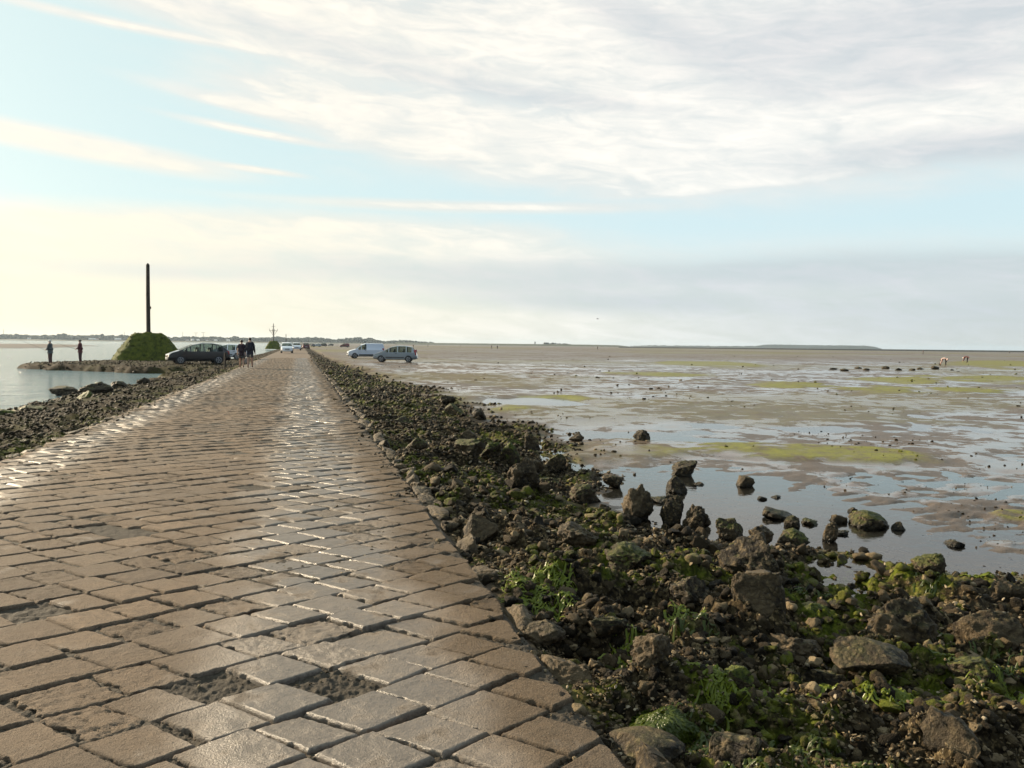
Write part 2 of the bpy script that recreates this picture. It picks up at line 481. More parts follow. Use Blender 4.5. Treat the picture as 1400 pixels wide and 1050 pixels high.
def mat_terrain():
    m, nt, out = new_mat('tidal_ground'); t = NT(nt)
    p = t.pos(); x, y, z = t.xyz(p)
    rub, alg, bed = t.attr('rub'), t.attr('alg'), t.attr('bed')
    n1 = t.noise(p, .25, 5, .6); n2 = t.noise(p, 5, 5, .65); n3 = t.noise(p, 30, 5, .7)
    mud = t.mix(n1, (0.092, 0.064, 0.042), (0.148, 0.105, 0.071))
    mud = t.mix(t.step(.45, .75, n2), mud, (0.062, 0.046, 0.031))
    mud = t.mix(t.math('MULTIPLY', t.step(.6, .72, n3), .6), mud, (0.165, 0.125, 0.083))
    # wet film lying in the hollows
    sc = t.n('ShaderNodeVectorMath', operation='MULTIPLY'); t.set(sc, '0', p); sc.inputs[1].default_value = (1, 1, 0)
    wn = t.math('ADD', t.math('MULTIPLY', t.noise(sc.outputs[0], .17, 5, .6, .4), .42), t.math('MULTIPLY', t.noise(sc.outputs[0], 1.2, 6, .68, .3), .58))
    damp = t.step(-.36, -.46, z)
    right = t.step(3.0, 7.0, x)
    wet = t.math('MULTIPLY', t.step(.484, .518, wn), right)
    far = t.step(60, 130, y)
    wet = t.math('MULTIPLY', wet, t.mixf(far, .95, .35))
    wet = t.math('MULTIPLY', wet, t.math('SUBTRACT', 1.0, t.math('MINIMUM', t.math('MULTIPLY', alg, 1.3), 1.0)))
    mud = t.mix(t.math('MULTIPLY', damp, .3), mud, (0.046, 0.036, 0.026))
    gcol = t.mix(n2, (0.060, 0.062, 0.008), (0.290, 0.280, 0.020))
    gcol = t.mix(t.step(.52, .66, n3), gcol, (0.075, 0.055, 0.028))
    ag = t.math('MULTIPLY', t.math('MULTIPLY', alg, t.step(.34, .54, t.noise(p, 2.2, 6, .75, .5))), t.step(.30, .55, t.math('ADD', n2, t.math('MULTIPLY', n3, .25))))
    mud = t.mix(ag, mud, gcol)
    rc, rh = crust_nodes(t, p, None, t.math('MULTIPLY', alg, t.step(.35, .6, n2)))
    wrack = t.math('MULTIPLY', t.step(-3.9, -4.6, x), .72)
    rc = t.mix(wrack, rc, (0.020, 0.014, 0.006))
    col = t.mix(rub, mud, rc)
    grit = t.mix(n3, (0.018, 0.015, 0.011), (0.085, 0.068, 0.048))  # bed colour kept near black to deepen the shade in the paving joints
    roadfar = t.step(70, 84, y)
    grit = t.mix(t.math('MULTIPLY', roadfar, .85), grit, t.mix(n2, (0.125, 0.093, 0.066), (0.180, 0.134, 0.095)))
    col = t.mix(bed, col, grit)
    dry = t.mixf(t.math('MULTIPLY', damp, .8), .62, .40)
    rough = t.mixf(t.math('MULTIPLY', wet, t.math('SUBTRACT', 1.0, rub)), dry, .09)
    rough = t.mixf(rub, rough, .85)
    rough = t.mixf(bed, rough, .85)
    mh = t.math('ADD', n3, t.math('MULTIPLY', n2, .6))
    h = t.mixf(rub, mh, rh)
    st = t.math('MULTIPLY', t.math('SUBTRACT', 1.0, t.math('MULTIPLY', wet, .97)), .8)
    t.bsdf(out, col, rough, t.bump(h, st, .02), t.mixf(rub, t.mixf(wet, .3, .6), .08))
    return m


def mat_film():
    """shallow clear water over mud"""
    m, nt, out = new_mat('shallow_water'); t = NT(nt)
    p = t.pos()
    nn = t.bump(t.math('ADD', t.noise(p, 9, 3, .6), t.math('MULTIPLY', t.noise(p, 1.5, 2), 1.5)), .22, .01)
    fr = t.n('ShaderNodeFresnel', i_IOR=1.33); t.set(fr, 'Normal', nn)
    tr = t.n('ShaderNodeBsdfTransparent'); tr.inputs[0].default_value = (0.86, 0.86, 0.80, 1)
    gl = t.n('ShaderNodeBsdfGlossy', i_Roughness=0.03); gl.inputs[0].default_value = (1, 1, 1, 1); t.set(gl, 'Normal', nn)
    mx = t.n('ShaderNodeMixShader'); t.set(mx, '0', fr.outputs[0]); t.set(mx, '1', tr.outputs[0]); t.set(mx, '2', gl.outputs[0])
    nt.links.new(mx.outputs[0], out.inputs[0])
    return m


def mat_sea():
    m, nt, out = new_mat('sea_water'); t = NT(nt)
    p = t.pos()
    w = t.n('ShaderNodeMapping'); t.set(w, 'Vector', p); w.inputs['Rotation'].default_value = (0, 0, rad(35)); w.inputs['Scale'].default_value = (1.0, 2.2, 1)
    h = t.math('ADD', t.math('ADD', t.noise(w.outputs[0], 1.3, 5, .66, .3), t.math('MULTIPLY', t.noise(w.outputs[0], .38, 4, .6, .4), 2.2)), t.math('MULTIPLY', t.noise(p, .12, 3, .5), .8))
    nn = t.bump(h, 1.0, .26)
    col = t.mix(t.noise(p, .05, 4), (0.13, 0.20, 0.21), (0.20, 0.265, 0.27))
    t.bsdf(out, col, .10, nn, .5, ior=1.33)
    return m


M = {}
M['stone'] = mat_stone(); M['terrain'] = mat_terrain(); M['film'] = mat_film(); M['sea'] = mat_sea()
M['rock_brown'] = mat_rock('crusted_brown_rock', .18, .7)
M['rock_dark'] = mat_rock('dark_wet_rock', .22, .0)
M['rock_green'] = mat_rock('weed_green_rock', .75, .2)
M['rock_half'] = mat_rock('half_weedy_rock', .45, .4)

# ------------------------------------------------------------------ light and sky
SUN_AZ, SUN_EL = rad(-43), rad(19)
sdir = Vector((math.sin(SUN_AZ) * math.cos(SUN_EL), math.cos(SUN_AZ) * math.cos(SUN_EL), math.sin(SUN_EL)))
sl = bpy.data.lights.new('sun', 'SUN'); sl.energy = 5.0; sl.angle = rad(.5); sl.color = (1.0, .82, .58)
so = bpy.data.objects.new('sun', sl); COL.objects.link(so)
so.rotation_euler = sdir.to_track_quat('Z', 'Y').to_euler(); so.location = (-30, 30, 25)


def build_world():
    w = bpy.data.worlds.new('World'); scene.world = w; w.use_nodes = True
    nt = w.node_tree; nt.nodes.clear(); t = NT(nt)
    out = nt.nodes.new('ShaderNodeOutputWorld')
    sky = nt.nodes.new('ShaderNodeTexSky'); sky.sky_type = 'NISHITA'; sky.sun_disc = False
    sky.sun_elevation = SUN_EL; sky.sun_rotation = SUN_AZ; sky.altitude = 0
    sky.air_density = 1.0; sky.dust_density = .9; sky.ozone_density = 1.0
    d = t.n('ShaderNodeTexCoord').outputs['Generated']
    x, y, z = t.xyz(d)
    az = t.math('ARCTAN2', x, y)
    el = t.math('ARCSINE', z)
    # long, streaky cloud texture in azimuth / elevation
    cv = t.n('ShaderNodeCombineXYZ'); t.set(cv, '0', az); t.set(cv, '1', t.math('ADD', t.math('MULTIPLY', el, 4.2), t.math('MULTIPLY', az, .35)))
    v = cv.outputs[0]
    wA = t.noise(v, 2.3, 7, .58, .35); wB = t.noise(v, 5.5, 6, .6, .5); wC = t.noise(v, 13.0, 5, .6, .6)
    wD = t.noise(v, 30.0, 5, .65, .8)
    warp = t.math('ADD', t.math('MULTIPLY', t.math('SUBTRACT', wA, .5), 1.5), t.math('MULTIPLY', t.math('SUBTRACT', wB, .5), .9))
    warp = t.math('ADD', warp, t.math('MULTIPLY', t.math('SUBTRACT', wC, .5), .35))

    def blob(px, py, wx, wy, tilt=0.0, soft=.55, k=.6):
        """soft streak of cloud centred where the given sight line points"""
        a0, e0 = az_el(px, py)
        ra, re = wx / F, wy / F
        da = t.math('SUBTRACT', az, a0); de = t.math('SUBTRACT', el, e0)
        if tilt: de = t.math('ADD', de, t.math('MULTIPLY', da, tilt))
        q = t.math('SQRT', t.math('ADD', t.math('POWER', t.math('DIVIDE', da, ra), 2.0), t.math('POWER', t.math('DIVIDE', de, re), 2.0)))
        q = t.math('SUBTRACT', q, t.math('MULTIPLY', warp, k))
        return t.step(1 + soft, 1 - soft, q)

    def union(bs):
        r = bs[0]
        for b in bs[1:]:
            r = t.math('SUBTRACT', 1.0, t.math('MULTIPLY', t.math('SUBTRACT', 1.0, r), t.math('SUBTRACT', 1.0, b)))
        return r
    cover = union([blob(1000, 40, 640, 95, .05, .5, .7), blob(1130, 160, 560, 85, -.02, .45, .6), blob(480, 75, 440, 24, .13, .6, .5), blob(430, 15, 330, 22, .10, .7, .6),
                   blob(640, 185, 330, 46, .13, .45, .55), blob(430, 160, 170, 9, .10, .7, .4), blob(95, 197, 185, 15, .08, .45, .25), blob(350, 232, 55, 4, .06, .6, .15), blob(240, 228, 32, 3, .06, .6, .15), blob(640, 90, 300, 9, .10, .7, .3), blob(345, 150, 70, 5, .12, .7, .2), blob(360, 183, 100, 5, .10, .7, .2), blob(200, 40, 170, 5, .03, .8, .2),
                   blob(1030, 250, 150, 7, -.06, .7, .5), blob(650, 283, 250, 7, .0, .7, .4), blob(300, 352, 560, 60, -.03, .25, .3), blob(1020, 398, 800, 55, .02, .65, .45), blob(500, 445, 1400, 40, 0, .8, .2)])
    other = t.step(.48, .62, wA)
    front = t.step(1.15, .8, t.math('ABSOLUTE', t.math('SUBTRACT', az, YAW)))
    high = t.step(.50, .62, el)
    cover = t.mixf(t.math('MULTIPLY', front, t.math('SUBTRACT', 1.0, high)), t.math('MULTIPLY', other, .8), cover)
    cover = t.math('MULTIPLY', cover, t.math('ADD', .55, t.math('ADD', t.math('MULTIPLY', wC, .55), t.math('MULTIPLY', wD, .12))), clamp=True)
    grey = union([blob(890, 38, 120, 22, .42, .7, .7), blob(1340, 15, 200, 40, 0, .8, .7), blob(1290, 95, 120, 20, 0, .9, .8), blob(720, 130, 110, 12, .1, .9, .6), blob(1330, 200, 160, 18, 0, .9, .7), blob(1060, 60, 150, 40, .1, 1, .9),
                  blob(400, 42, 260, 8, .12, .9, .5), blob(560, 100, 240, 9, .13, .9, .6),
                  blob(1080, 372, 430, 24, .0, .7, .55), blob(620, 378, 280, 18, .05, .8, .6), blob(240, 372, 140, 10, 0, .9, .5), blob(820, 412, 240, 14, .02, .9, .5), blob(1380, 425, 320, 50, 0, .9, .3)])
    sd = t.n('ShaderNodeVectorMath', operation='DOT_PRODUCT'); t.set(sd, '0', d); sd.inputs[1].default_value = tuple(sdir)
    tow = t.step(.25, 1.0, sd.outputs['Value'])
    back = t.step(-.05, -.45, sd.outputs['Value'])  # masks the unseen sky behind the camera, dimmed below to cut fill light
    lowel = t.step(.30, .02, el)
    lit = t.mix(tow, (0.55, 0.53, 0.495), (.565, .52, .445))
    warm = t.mix(tow, (0.475, .48, .465), (.545, .49, .365))
    lit = t.mix(t.math('MULTIPLY', lowel, .85), lit, warm)
    gcol = t.mix(lowel, t.mix(tow, (0.40, 0.40, 0.405), (.50, .475, .43)), t.mix(tow, (0.315, 0.345, 0.37), (.455, .44, .39)))
    lit = t.mix(t.math('MULTIPLY', grey, .95), lit, gcol)
    br = t.math('ADD', .93, t.math('ADD', t.math('MULTIPLY', wC, .16), t.math('MULTIPLY', wD, .04)))
    lv = t.n('ShaderNodeVectorMath', operation='SCALE'); t.set(lv, '0', lit); t.set(lv, 'Scale', br); lit = lv.outputs[0]
    lit = t.mix(back, lit, (.17, .19, .22))
    # the clear air between the clouds is milky with thin veil cloud
    veil = t.mix(tow, (0.42, 0.53, 0.555), (0.42, .52, .50))
    veil = t.mix(back, veil, (.12, .165, .23))
    lit = t.mix(cover, veil, lit)
    cover = t.math('MAXIMUM', cover, .75)
    bg1 = t.n('ShaderNodeBackground'); t.set(bg1, 'Color', sky.outputs[0]); bg1.inputs['Strength'].default_value = .055
    bg2 = t.n('ShaderNodeBackground'); t.set(bg2, 'Color', lit); bg2.inputs['Strength'].default_value = 1.0
    mx = t.n('ShaderNodeMixShader'); t.set(mx, '0', cover); t.set(mx, '1', bg1.outputs[0]); t.set(mx, '2', bg2.outputs[0])
    nt.links.new(mx.outputs[0], out.inputs[0])


build_world()
scene.view_settings.view_transform = 'Standard'
scene.view_settings.look = 'None'
scene.view_settings.exposure = 0.93
scene.view_settings.gamma = 1.0

# ------------------------------------------------------------------ terrain sheet
def build_terrain():
    t = np.concatenate([np.linspace(1.6 / 0.6, 1.6 / 1.9, 12, endpoint=False), np.linspace(1.6 / 1.9, 0.04, 690, endpoint=False), np.linspace(0.04, 0.0032, 150, endpoint=False), np.geomspace(0.0032, 1.6 / 5000, 26)])
    r = 1.6 / t
    a0 = YAW
    az = np.concatenate([a0 + np.linspace(-math.pi, -rad(46), 40, endpoint=False), a0 + np.linspace(-rad(46), rad(46), 1250, endpoint=False), a0 + np.linspace(rad(46), math.pi, 40, endpoint=False)])
    nr, na = len(r), len(az)
    R, A = np.meshgrid(r, az, indexing='ij')
    X = R * np.sin(A); Y = R * np.cos(A)
    dr = np.gradient(r)[:, None] * np.ones((1, na))
    da = np.gradient(az)[None, :] * R
    z, rub, alg, bed = terrain(X, Y, np.maximum(np.minimum(dr, R * R / 1.6 * .003) * .5, da))
    V = np.stack([X, Y, z], -1).reshape(-1, 3)
    i = np.arange(nr - 1)[:, None]; j = np.arange(na)[None, :]
    a = i * na + j; b = i * na + (j + 1) % na; c = (i + 1) * na + (j + 1) % na; d = (i + 1) * na + j
    Q = np.stack([a, d, c, b], -1).reshape(-1, 4)
    # close the hole under the camera
    n0 = len(V); V = np.concatenate([V, [[0, 0, -.036]]])
    ex = lambda q, v: np.concatenate([q.reshape(-1), [v]])
    me = fast_mesh('mudflat_ground', V, np.concatenate([Q, np.array([[int(k), int((k + 1) % na), n0, n0] for k in range(0)]).reshape(-1, 4).astype(int)]) if False else Q,
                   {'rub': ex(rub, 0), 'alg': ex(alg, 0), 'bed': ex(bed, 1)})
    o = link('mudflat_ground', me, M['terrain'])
    tag(o, kind='structure')


build_terrain()


def sheet(name, pts, z, mat, kind='structure'):
    me = bpy.data.meshes.new(name); me.from_pydata([(x, y, z) for x, y in pts], [], [tuple(range(len(pts)))]); me.update()
    o = link(name, me, mat); tag(o, kind=kind)
    return o


sheet('tidal_pool_water', [(1.4, 0), (320, 0), (320, 420), (1.4, 420)], POOL_Z, M['film'])
sheet('sea_water', [(-4900, -900), (-3.9, -900), (-3.9, 1950), (-4900, 1950)], SEA_Z, M['sea'])

# ------------------------------------------------------------------ paved road
def build_road():
    U = np.array([math.cos(rad(26)), math.sin(rad(26))]) * .268
    Vv = np.array([.70, -.714]) * .352
    Minv = np.linalg.inv(np.stack([U, Vv], 1))
    cs = np.array([(RL, .8), (RR, .8), (RL, 84), (RR, 84)]) @ Minv.T
    verts = []; faces = []; tint = []; ero = []; nv = 0
    shift = {}
    rr = random.Random(5)
    for j in range(int(cs[:, 1].min()) - 2, int(cs[:, 1].max()) + 3):
        sh = (j % 2) * .5 + rr.uniform(-.18, .18)
        rowz = rr.gauss(0, .0022)
        i = int(cs[:, 0].min()) - 3
        pos = i + sh
        while pos < cs[:, 0].max() + 3:
            wdt = rr.choice([.85, .95, 1.0, 1.0, 1.05, 1.15, 1.3])
            c0 = U * pos + Vv * j; c1 = U * (pos + wdt) + Vv * j
            pos += wdt
            cen = (c0 + c1 + Vv) / 2
            if not (RL - .02 < cen[0] < RR + .02 and .9 < cen[1] < 83):
                continue
            dist = math.hypot(*cen)
            if rr.random() < .018:
                continue
            n = 34 if dist < 4.5 else 20 if dist < 7 else 10 if dist < 12 else 6 if dist < 20 else 4 if dist < 34 else 3
            g = .004 + rr.random() * .007
            ul = np.linalg.norm(U) * wdt; vl = np.linalg.norm(Vv)
            jit = lambda: np.array([rr.gauss(0, .010), rr.gauss(0, .010)])
            C = [c0 + U / np.linalg.norm(U) * g + Vv / vl * g + jit(), c1 - U / np.linalg.norm(U) * g + Vv / vl * g + jit(),
                 c1 + Vv - U / np.linalg.norm(U) * g - Vv / vl * g + jit(), c0 + Vv + U / np.linalg.norm(U) * g - Vv / vl * g + jit()]
            s = np.linspace(0, 1, n)
            s = .5 - .5 * np.cos(s * math.pi) * .35 / .35 * 1.0 if n > 8 else s
            s = s * .5 + np.linspace(0, 1, n) * .5
            A, B = np.meshgrid(s, s, indexing='ij')
            P = (C[0] * ((1 - A) * (1 - B))[..., None] + C[1] * (A * (1 - B))[..., None] + C[2] * (A * B)[..., None] + C[3] * ((1 - A) * B)[..., None])
            e = np.minimum(np.minimum(A, 1 - A) * ul, np.minimum(B, 1 - B) * vl)
            x, y = P[..., 0], P[..., 1]
            er = rr.random() ** 4 * .8
            if rr.random() < .06: er = 1.0
            amp = .0016 + .0036 * er
            # worn, chipped outline
            ch = np.clip(noise2(x / .045, y / .045, 7) + .6 * noise2(x / .018, y / .018, 8), 0, 1) * (.012 + .03 * er) * np.exp(-e / .02)
            dirc = np.array(cen) - P
            P = P + dirc / (np.linalg.norm(dirc, axis=-1, keepdims=True) + 1e-6) * ch[..., None]
            P[..., 0] = np.clip(P[..., 0], RL + .05 * noise2(P[..., 1] / .3, P[..., 1] * 0, 3), RR - .03 + .03 * noise2(P[..., 1] / .35, P[..., 1] * 0 + 5, 3))
            x, y = P[..., 0], P[..., 1]
            h0 = rowz + rr.gauss(0, .0028) + .008 + .012 * float(noise2(np.array(cen[0] / .9), np.array(cen[1] / .9), 15)) - .005 * er
            h0 = max(h0, -.001)
            sx, sy = rr.gauss(0, .009), rr.gauss(0, .009)
            pud = math.exp(-(((cen[0] - .62) / .28) ** 2 + ((cen[1] - 4.05) / .22) ** 2))
            h0 -= .030 * pud
            z = h0 + sx * (x - cen[0]) + sy * (y - cen[1])
            fade = 1.0 if dist < 12 else .5 if dist < 25 else .2
            if dist > 15: z = h0 * max(.3, 1 - (dist - 15) / 40) + (z - h0) * max(.25, 1 - (dist - 15) / 30)
            z = z + amp * fade * (.55 * noise2(x / .06, y / .05, 91) + .8 * noise2(x / .024, y / .02, 93) + 1.0 * np.abs(noise2(x / .013, y / .011, 94)) + .5 * noise2(x / .14, y / .14, 95))
            rnd_ = .011 + .014 * er
            z = z - .015 * (1 - np.clip(e / rnd_, 0, 1)) ** 2 - .006 * er * (noise2(x / .03, y / .03, 97) > .3)
            top = np.stack([x, y, z], -1).reshape(-1, 3)
            # skirt
            ring = [a * n for a in range(n)] + [(n - 1) * n + b for b in range(1, n)] + [a * n + n - 1 for a in range(n - 2, -1, -1)] + [b for b in range(n - 2, 0, -1)]
            sk = top[ring].copy(); sk[:, 2] = -.10
            a = (np.arange(n - 1)[:, None] * n + np.arange(n - 1)[None, :]).reshape(-1)
            q = np.stack([a, a + n, a + n + 1, a + 1], -1)
            m = len(ring); k = np.arange(m); rg = np.array(ring)
            q2 = np.stack([rg[k], rg[(k + 1) % m], n * n + (k + 1) % m, n * n + k], -1)[:, ::-1]
            verts.append(top); verts.append(sk); faces.append(q + nv); faces.append(q2 + nv)
            tv = min(1, max(0, rr.gauss(.55, .33))); tint.append(np.full(n * n + m, tv)); ero.append(np.full(n * n + m, er))
            nv += n * n + m
    me = fast_mesh('paved_road', np.concatenate(verts), np.concatenate(faces), {'tint': np.concatenate(tint), 'eroded': np.concatenate(ero)})
    o = link('paved_road', me, M['stone']); tag(o, kind='structure')


build_road()
sheet('road_puddle_water', [(.62 + .36 * math.cos(a) * (1 + .2 * math.sin(3 * a)), 4.05 + .26 * math.sin(a)) for a in np.linspace(0, 2 * math.pi, 40, endpoint=False)], -.021, M['film'])

# ------------------------------------------------------------------ rocks
def ico(sub):
    bm = bmesh.new(); bmesh.ops.create_icosphere(bm, subdivisions=sub, radius=1)
    V = np.array([v.co[:] for v in bm.verts]); T = np.array([[v.index for v in f.verts] for f in bm.faces]); bm.free()
    return V, T


def rock_shape(sub, seed, kind='round', rough=.10):
    V, T = ico(sub); V = V.copy(); g = np.random.default_rng(seed)
    if kind == 'block':
        V = np.sign(V) * np.abs(V) ** .45; V /= np.abs(V).max()
        V[:, :2] *= 1 - .14 * V[:, 2:3]
    cuts = {'round': 10, 'slab': 8, 'block': 7, 'point': 10, 'lump': 5}[kind]
    if kind == 'point':
        V[:, :2] *= (1 - .42 * np.clip(V[:, 2:3] + .2, 0, 1.2)); V[:, 2] *= 1.1
    for k in range(cuts):
        n = g.normal(size=3); n /= np.linalg.norm(n)
        d = g.uniform(.42, .78)
        V -= np.clip(V @ n - d, 0, None)[:, None] * n * .92
    nrm = V / (np.linalg.norm(V, axis=1, keepdims=True) + 1e-9)
    off = seed * 3.7
    d = rough * .9 * noise3(V * 1.6 + off, 1) + rough * .9 * noise3(V * 3.7 + off, 2)
    if sub >= 3:
        d = d + rough * .6 * noise3(V * 8 + off, 3)
    if sub >= 4:
        d = d + rough * .55 * np.abs(noise3(V * 15 + off, 4)) + rough * .35 * noise3(V * 30 + off, 5)
    V = V + nrm * d[:, None]
    V -= (V.max(0) + V.min(0)) / 2; V /= (V.max(0) - V.min(0)) / 2
    return V, T


_ri = [0]


def boulder(px, py, wpx, hpx, kind, mat, label, name='boulder', group=None, tilt=0.0, yawdeg=None, h=None, depth_f=.9, sink=.22, cat='rock', sub=5, rough=.10):
    """a boulder whose foot stands where the sight line (px, py) meets the ground"""
    _ri[0] += 1
    z = -.3 if h is None else h
    for _ in range(4):
        x, y = ground(px, py, z)
        z = H(x, y) if h is None else h
    D = depth(x, y); w = wpx * D / F; hh = hpx * D / F
    V, T = rock_shape(sub, 100 + _ri[0], kind, rough)
    a, b, c = w / 2, w / 2 * depth_f, hh / (2 - 2 * sink)
    V = V * np.array([a, b, c])
    az = math.atan2(x, y)
    if tilt:
        cs, sn = math.cos(tilt), math.sin(tilt)
        V = np.stack([V[:, 0] * cs + V[:, 2] * sn, V[:, 1], -V[:, 0] * sn + V[:, 2] * cs], 1)
    me = fast_mesh(name, V, T)
    o = link(name, me, M[mat])
    o.location = (x + math.sin(az) * b * .6, y + math.cos(az) * b * .6, z + c * (1 - 2 * sink))
    o.rotation_euler = (0, 0, -az + rad(random.uniform(-12, 12) if yawdeg is None else yawdeg))
    tag(o, label, cat, group)
    return o


B = boulder
B(1035, 846, 76, 62, 'block', 'rock_brown', 'square brown barnacled boulder, the biggest block in the foreground rubble', tilt=.06, yawdeg=12, depth_f=.85)
B(1022, 800, 86, 56, 'round', 'rock_dark', 'big dark weed-hung boulder just behind the square brown block')
B(870, 714, 48, 52, 'point', 'rock_brown', 'pale oyster-crusted pointed boulder at the left end of the pool', sub=5, rough=.14)
B(918, 721, 34, 44, 'point', 'rock_dark', 'dark pointed boulder standing between two crusted boulders at the pool edge')
B(951, 723, 40, 36, 'round', 'rock_brown', 'squat rounded boulder right of the dark pointed one at the pool edge', rough=.14)
B(925, 677, 30, 25, 'round', 'rock_dark', 'rugged dark rock in shallow water behind the pointed pool boulders')
B(935, 652, 36, 22, 'round', 'rock_dark', 'rounded dark rock where the pool meets the green weed bar')
B(902, 690, 46, 10, 'slab', 'rock_dark', 'low flat dark rock lying in the water behind the pale pointed boulder')
B(955, 667, 16, 8, 'round', 'rock_brown', 'small reddish brown stone in the pool left of the lone rock', sub=4)
B(1018, 668, 27, 17, 'round', 'rock_brown', 'lone brown rock in the brightest part of the pool', sub=4)
B(877, 602, 24, 15, 'round', 'rock_dark', 'lone black rock on the wet flats beyond the weed bar', sub=4)
B(1063, 713, 42, 16, 'block', 'rock_dark', 'long low dark block in the middle of the pool', sub=4, yawdeg=4)
B(1083, 724, 23, 19, 'round', 'rock_dark', 'dark lump just in front of the long low block in the pool', sub=4)
B(1106, 720, 24, 12, 'point', 'rock_half', 'small pointed rock right of the dark lump in the pool', sub=4)
B(1187, 726, 54, 26, 'slab', 'rock_half', 'largest flat-topped mossy rock out in the pool', sub=4, yawdeg=0)
B(1166, 704, 15, 11, 'round', 'rock_dark', 'small dark stone behind the left end of the flat-topped mossy rock', sub=4)
B(1228, 727, 19, 13, 'point', 'rock_dark', 'small dark stone right of the flat-topped mossy rock', sub=4)
B(1135, 743, 20, 30, 'block', 'rock_brown', 'upright pale crusted stone at the near edge of the pool', sub=4, depth_f=.8)
B(1146, 719, 25, 15, 'round', 'rock_brown', 'rounded brown stone behind the upright pale one in the pool', sub=4)
B(1152, 737, 17, 11, 'round', 'rock_dark', 'small dark stone right of the upright pale stone', sub=4)
B(1303, 750, 32, 11, 'slab', 'rock_dark', 'flat dark rock alone at the right shore of the pool', sub=4)
B(1042, 687, 14, 8, 'round', 'rock_dark', 'rounded dark pebble in the pool below the lone brown rock', sub=3)
B(1060, 684, 14, 6, 'slab', 'rock_dark', 'thin flat dark pebble in the pool right of the rounder one', sub=3)
B(1222, 876, 112, 70, 'lump', 'rock_brown', 'big rounded shell-crusted boulder right of the small foreground puddle', rough=.16)
B(1352, 890, 92, 58, 'slab', 'rock_brown', 'tilted angular slab at the right edge with a white shard beside it', tilt=-.45, depth_f=.6, yawdeg=-10)
B(1376, 822, 58, 38, 'round', 'rock_brown', 'round dark brown boulder at the right edge above the tilted slab', rough=.14)
B(1188, 902, 104, 34, 'slab', 'rock_brown', 'flat brown slab lying in front of the big rounded boulder', tilt=.16, yawdeg=-18, rough=.05)
B(1092, 888, 72, 28, 'slab', 'rock_brown', 'flat brown slab just below the square brown block', rough=.06, yawdeg=8)
B(1115, 850, 44, 22, 'round', 'rock_green', 'green weed-covered stone right of the square brown block')
B(1150, 838, 34, 14, 'slab', 'rock_dark', 'dark flat stone at the near edge of the small foreground puddle')
B(1268, 790, 44, 28, 'point', 'rock_half', 'pointed dark rock with a green side on the shingle right of the pool')
B(1085, 750, 44, 26, 'round', 'rock_half', 'dark rounded boulder at the shore below the long low block')
B(1040, 746, 34, 26, 'round', 'rock_brown', 'reddish brown boulder at the shore left of the dark rounded one')
B(998, 740, 42, 32, 'round', 'rock_half', 'weedy boulder on the shore right of the squat pool boulder')
B(716, 680, 46, 46, 'round', 'rock_brown', 'big shell-crusted boulder halfway along the right rubble bank', rough=.15)
B(655, 731, 54, 42, 'point', 'rock_brown', 'bare brown pointed boulder close to the right road edge', rough=.06)
B(697, 640, 26, 32, 'slab', 'rock_green', 'upright green-lit slab in the middle of the right rubble bank', tilt=-.35)
B(671, 640, 32, 22, 'slab', 'rock_green', 'yellow-green leaning slab beside the upright green slab', tilt=-.3)
B(568, 611, 36, 22, 'round', 'rock_half', 'rounded olive boulder nearest the road on the right bank')
B(642, 634, 44, 23, 'slab', 'rock_half', 'broad flat-topped slab left of the yellow-green leaning slab')
B(726, 642, 38, 24, 'slab', 'rock_brown', 'flat brown slab right of the upright green slab')
B(760, 646, 34, 22, 'block', 'rock_half', 'square dark block right of the flat brown slab', yawdeg=15)
B(728, 612, 22, 30, 'point', 'rock_half', 'tall pointed grey-green stone behind the flat brown slab')
B(620, 574, 26, 17, 'round', 'rock_half', 'dark round boulder far along the right rubble bank')
B(612, 551, 23, 13, 'round', 'rock_dark', 'black boulder at the wet outer edge far along the right bank', sub=4)
B(553, 578, 32, 15, 'slab', 'rock_half', 'long dark slab near the road far along the right bank', sub=4)
B(638, 606, 30, 18, 'round', 'rock_brown', 'brown boulder behind the broad flat-topped slab', sub=4)
B(655, 578, 20, 14, 'point', 'rock_dark', 'dark pointed stone at the outer rim of the right bank', sub=4)
B(788, 604, 22, 12, 'round', 'rock_brown', 'brown stone where the right bank meets the weedy flat', sub=4)
B(748, 668, 40, 20, 'round', 'rock_half', 'weedy rounded boulder right of the big shell-crusted one')
B(800, 690, 46, 28, 'round', 'rock_half', 'weed-patched boulder left of the pale pointed boulder')
B(838, 668, 30, 18, 'round', 'rock_dark', 'low dark boulder above the weed-patched one near the pool', sub=4)
GREENROCK = B(905, 1024, 104, 34, 'lump', 'rock_half', 'boulder fully draped in bright green seaweed at the road edge', rough=.10)
B(890, 955, 62, 42, 'lump', 'rock_brown', 'brown oyster-crusted boulder right behind the green-draped one', rough=.17)
B(885, 1054, 112, 34, 'slab', 'rock_brown', 'flat pale-brown slab at the bottom edge beside the kerb', rough=.05)
B(1005, 1046, 72, 46, 'block', 'rock_dark', 'black cubic rock at the bottom edge right of the flat slab', yawdeg=-14)
B(1028, 1000, 36, 22, 'round', 'rock_green', 'yellow-green mossy stone above the black cubic rock')
B(1008, 965, 44, 28, 'round', 'rock_green', 'mossy green stone between the crusted boulder and the yellow-green one')
B(968, 950, 46, 30, 'slab', 'rock_brown', 'brown slanted stone left of the mossy green stone', tilt=.2)
B(1300, 1034, 78, 44, 'block', 'rock_brown', 'brown square-shouldered rock in the lower right corner', tilt=.12)
B(1122, 930, 60, 30, 'block', 'rock_dark', 'dark block in the rubble below the two flat slabs', yawdeg=20)
B(1080, 915, 70, 34, 'lump', 'rock_brown', 'long shell-crusted hump below the flat slab by the square block', rough=.16)
B(1325, 925, 60, 26, 'slab', 'rock_half', 'moss-topped slab below the tilted slab at the right')
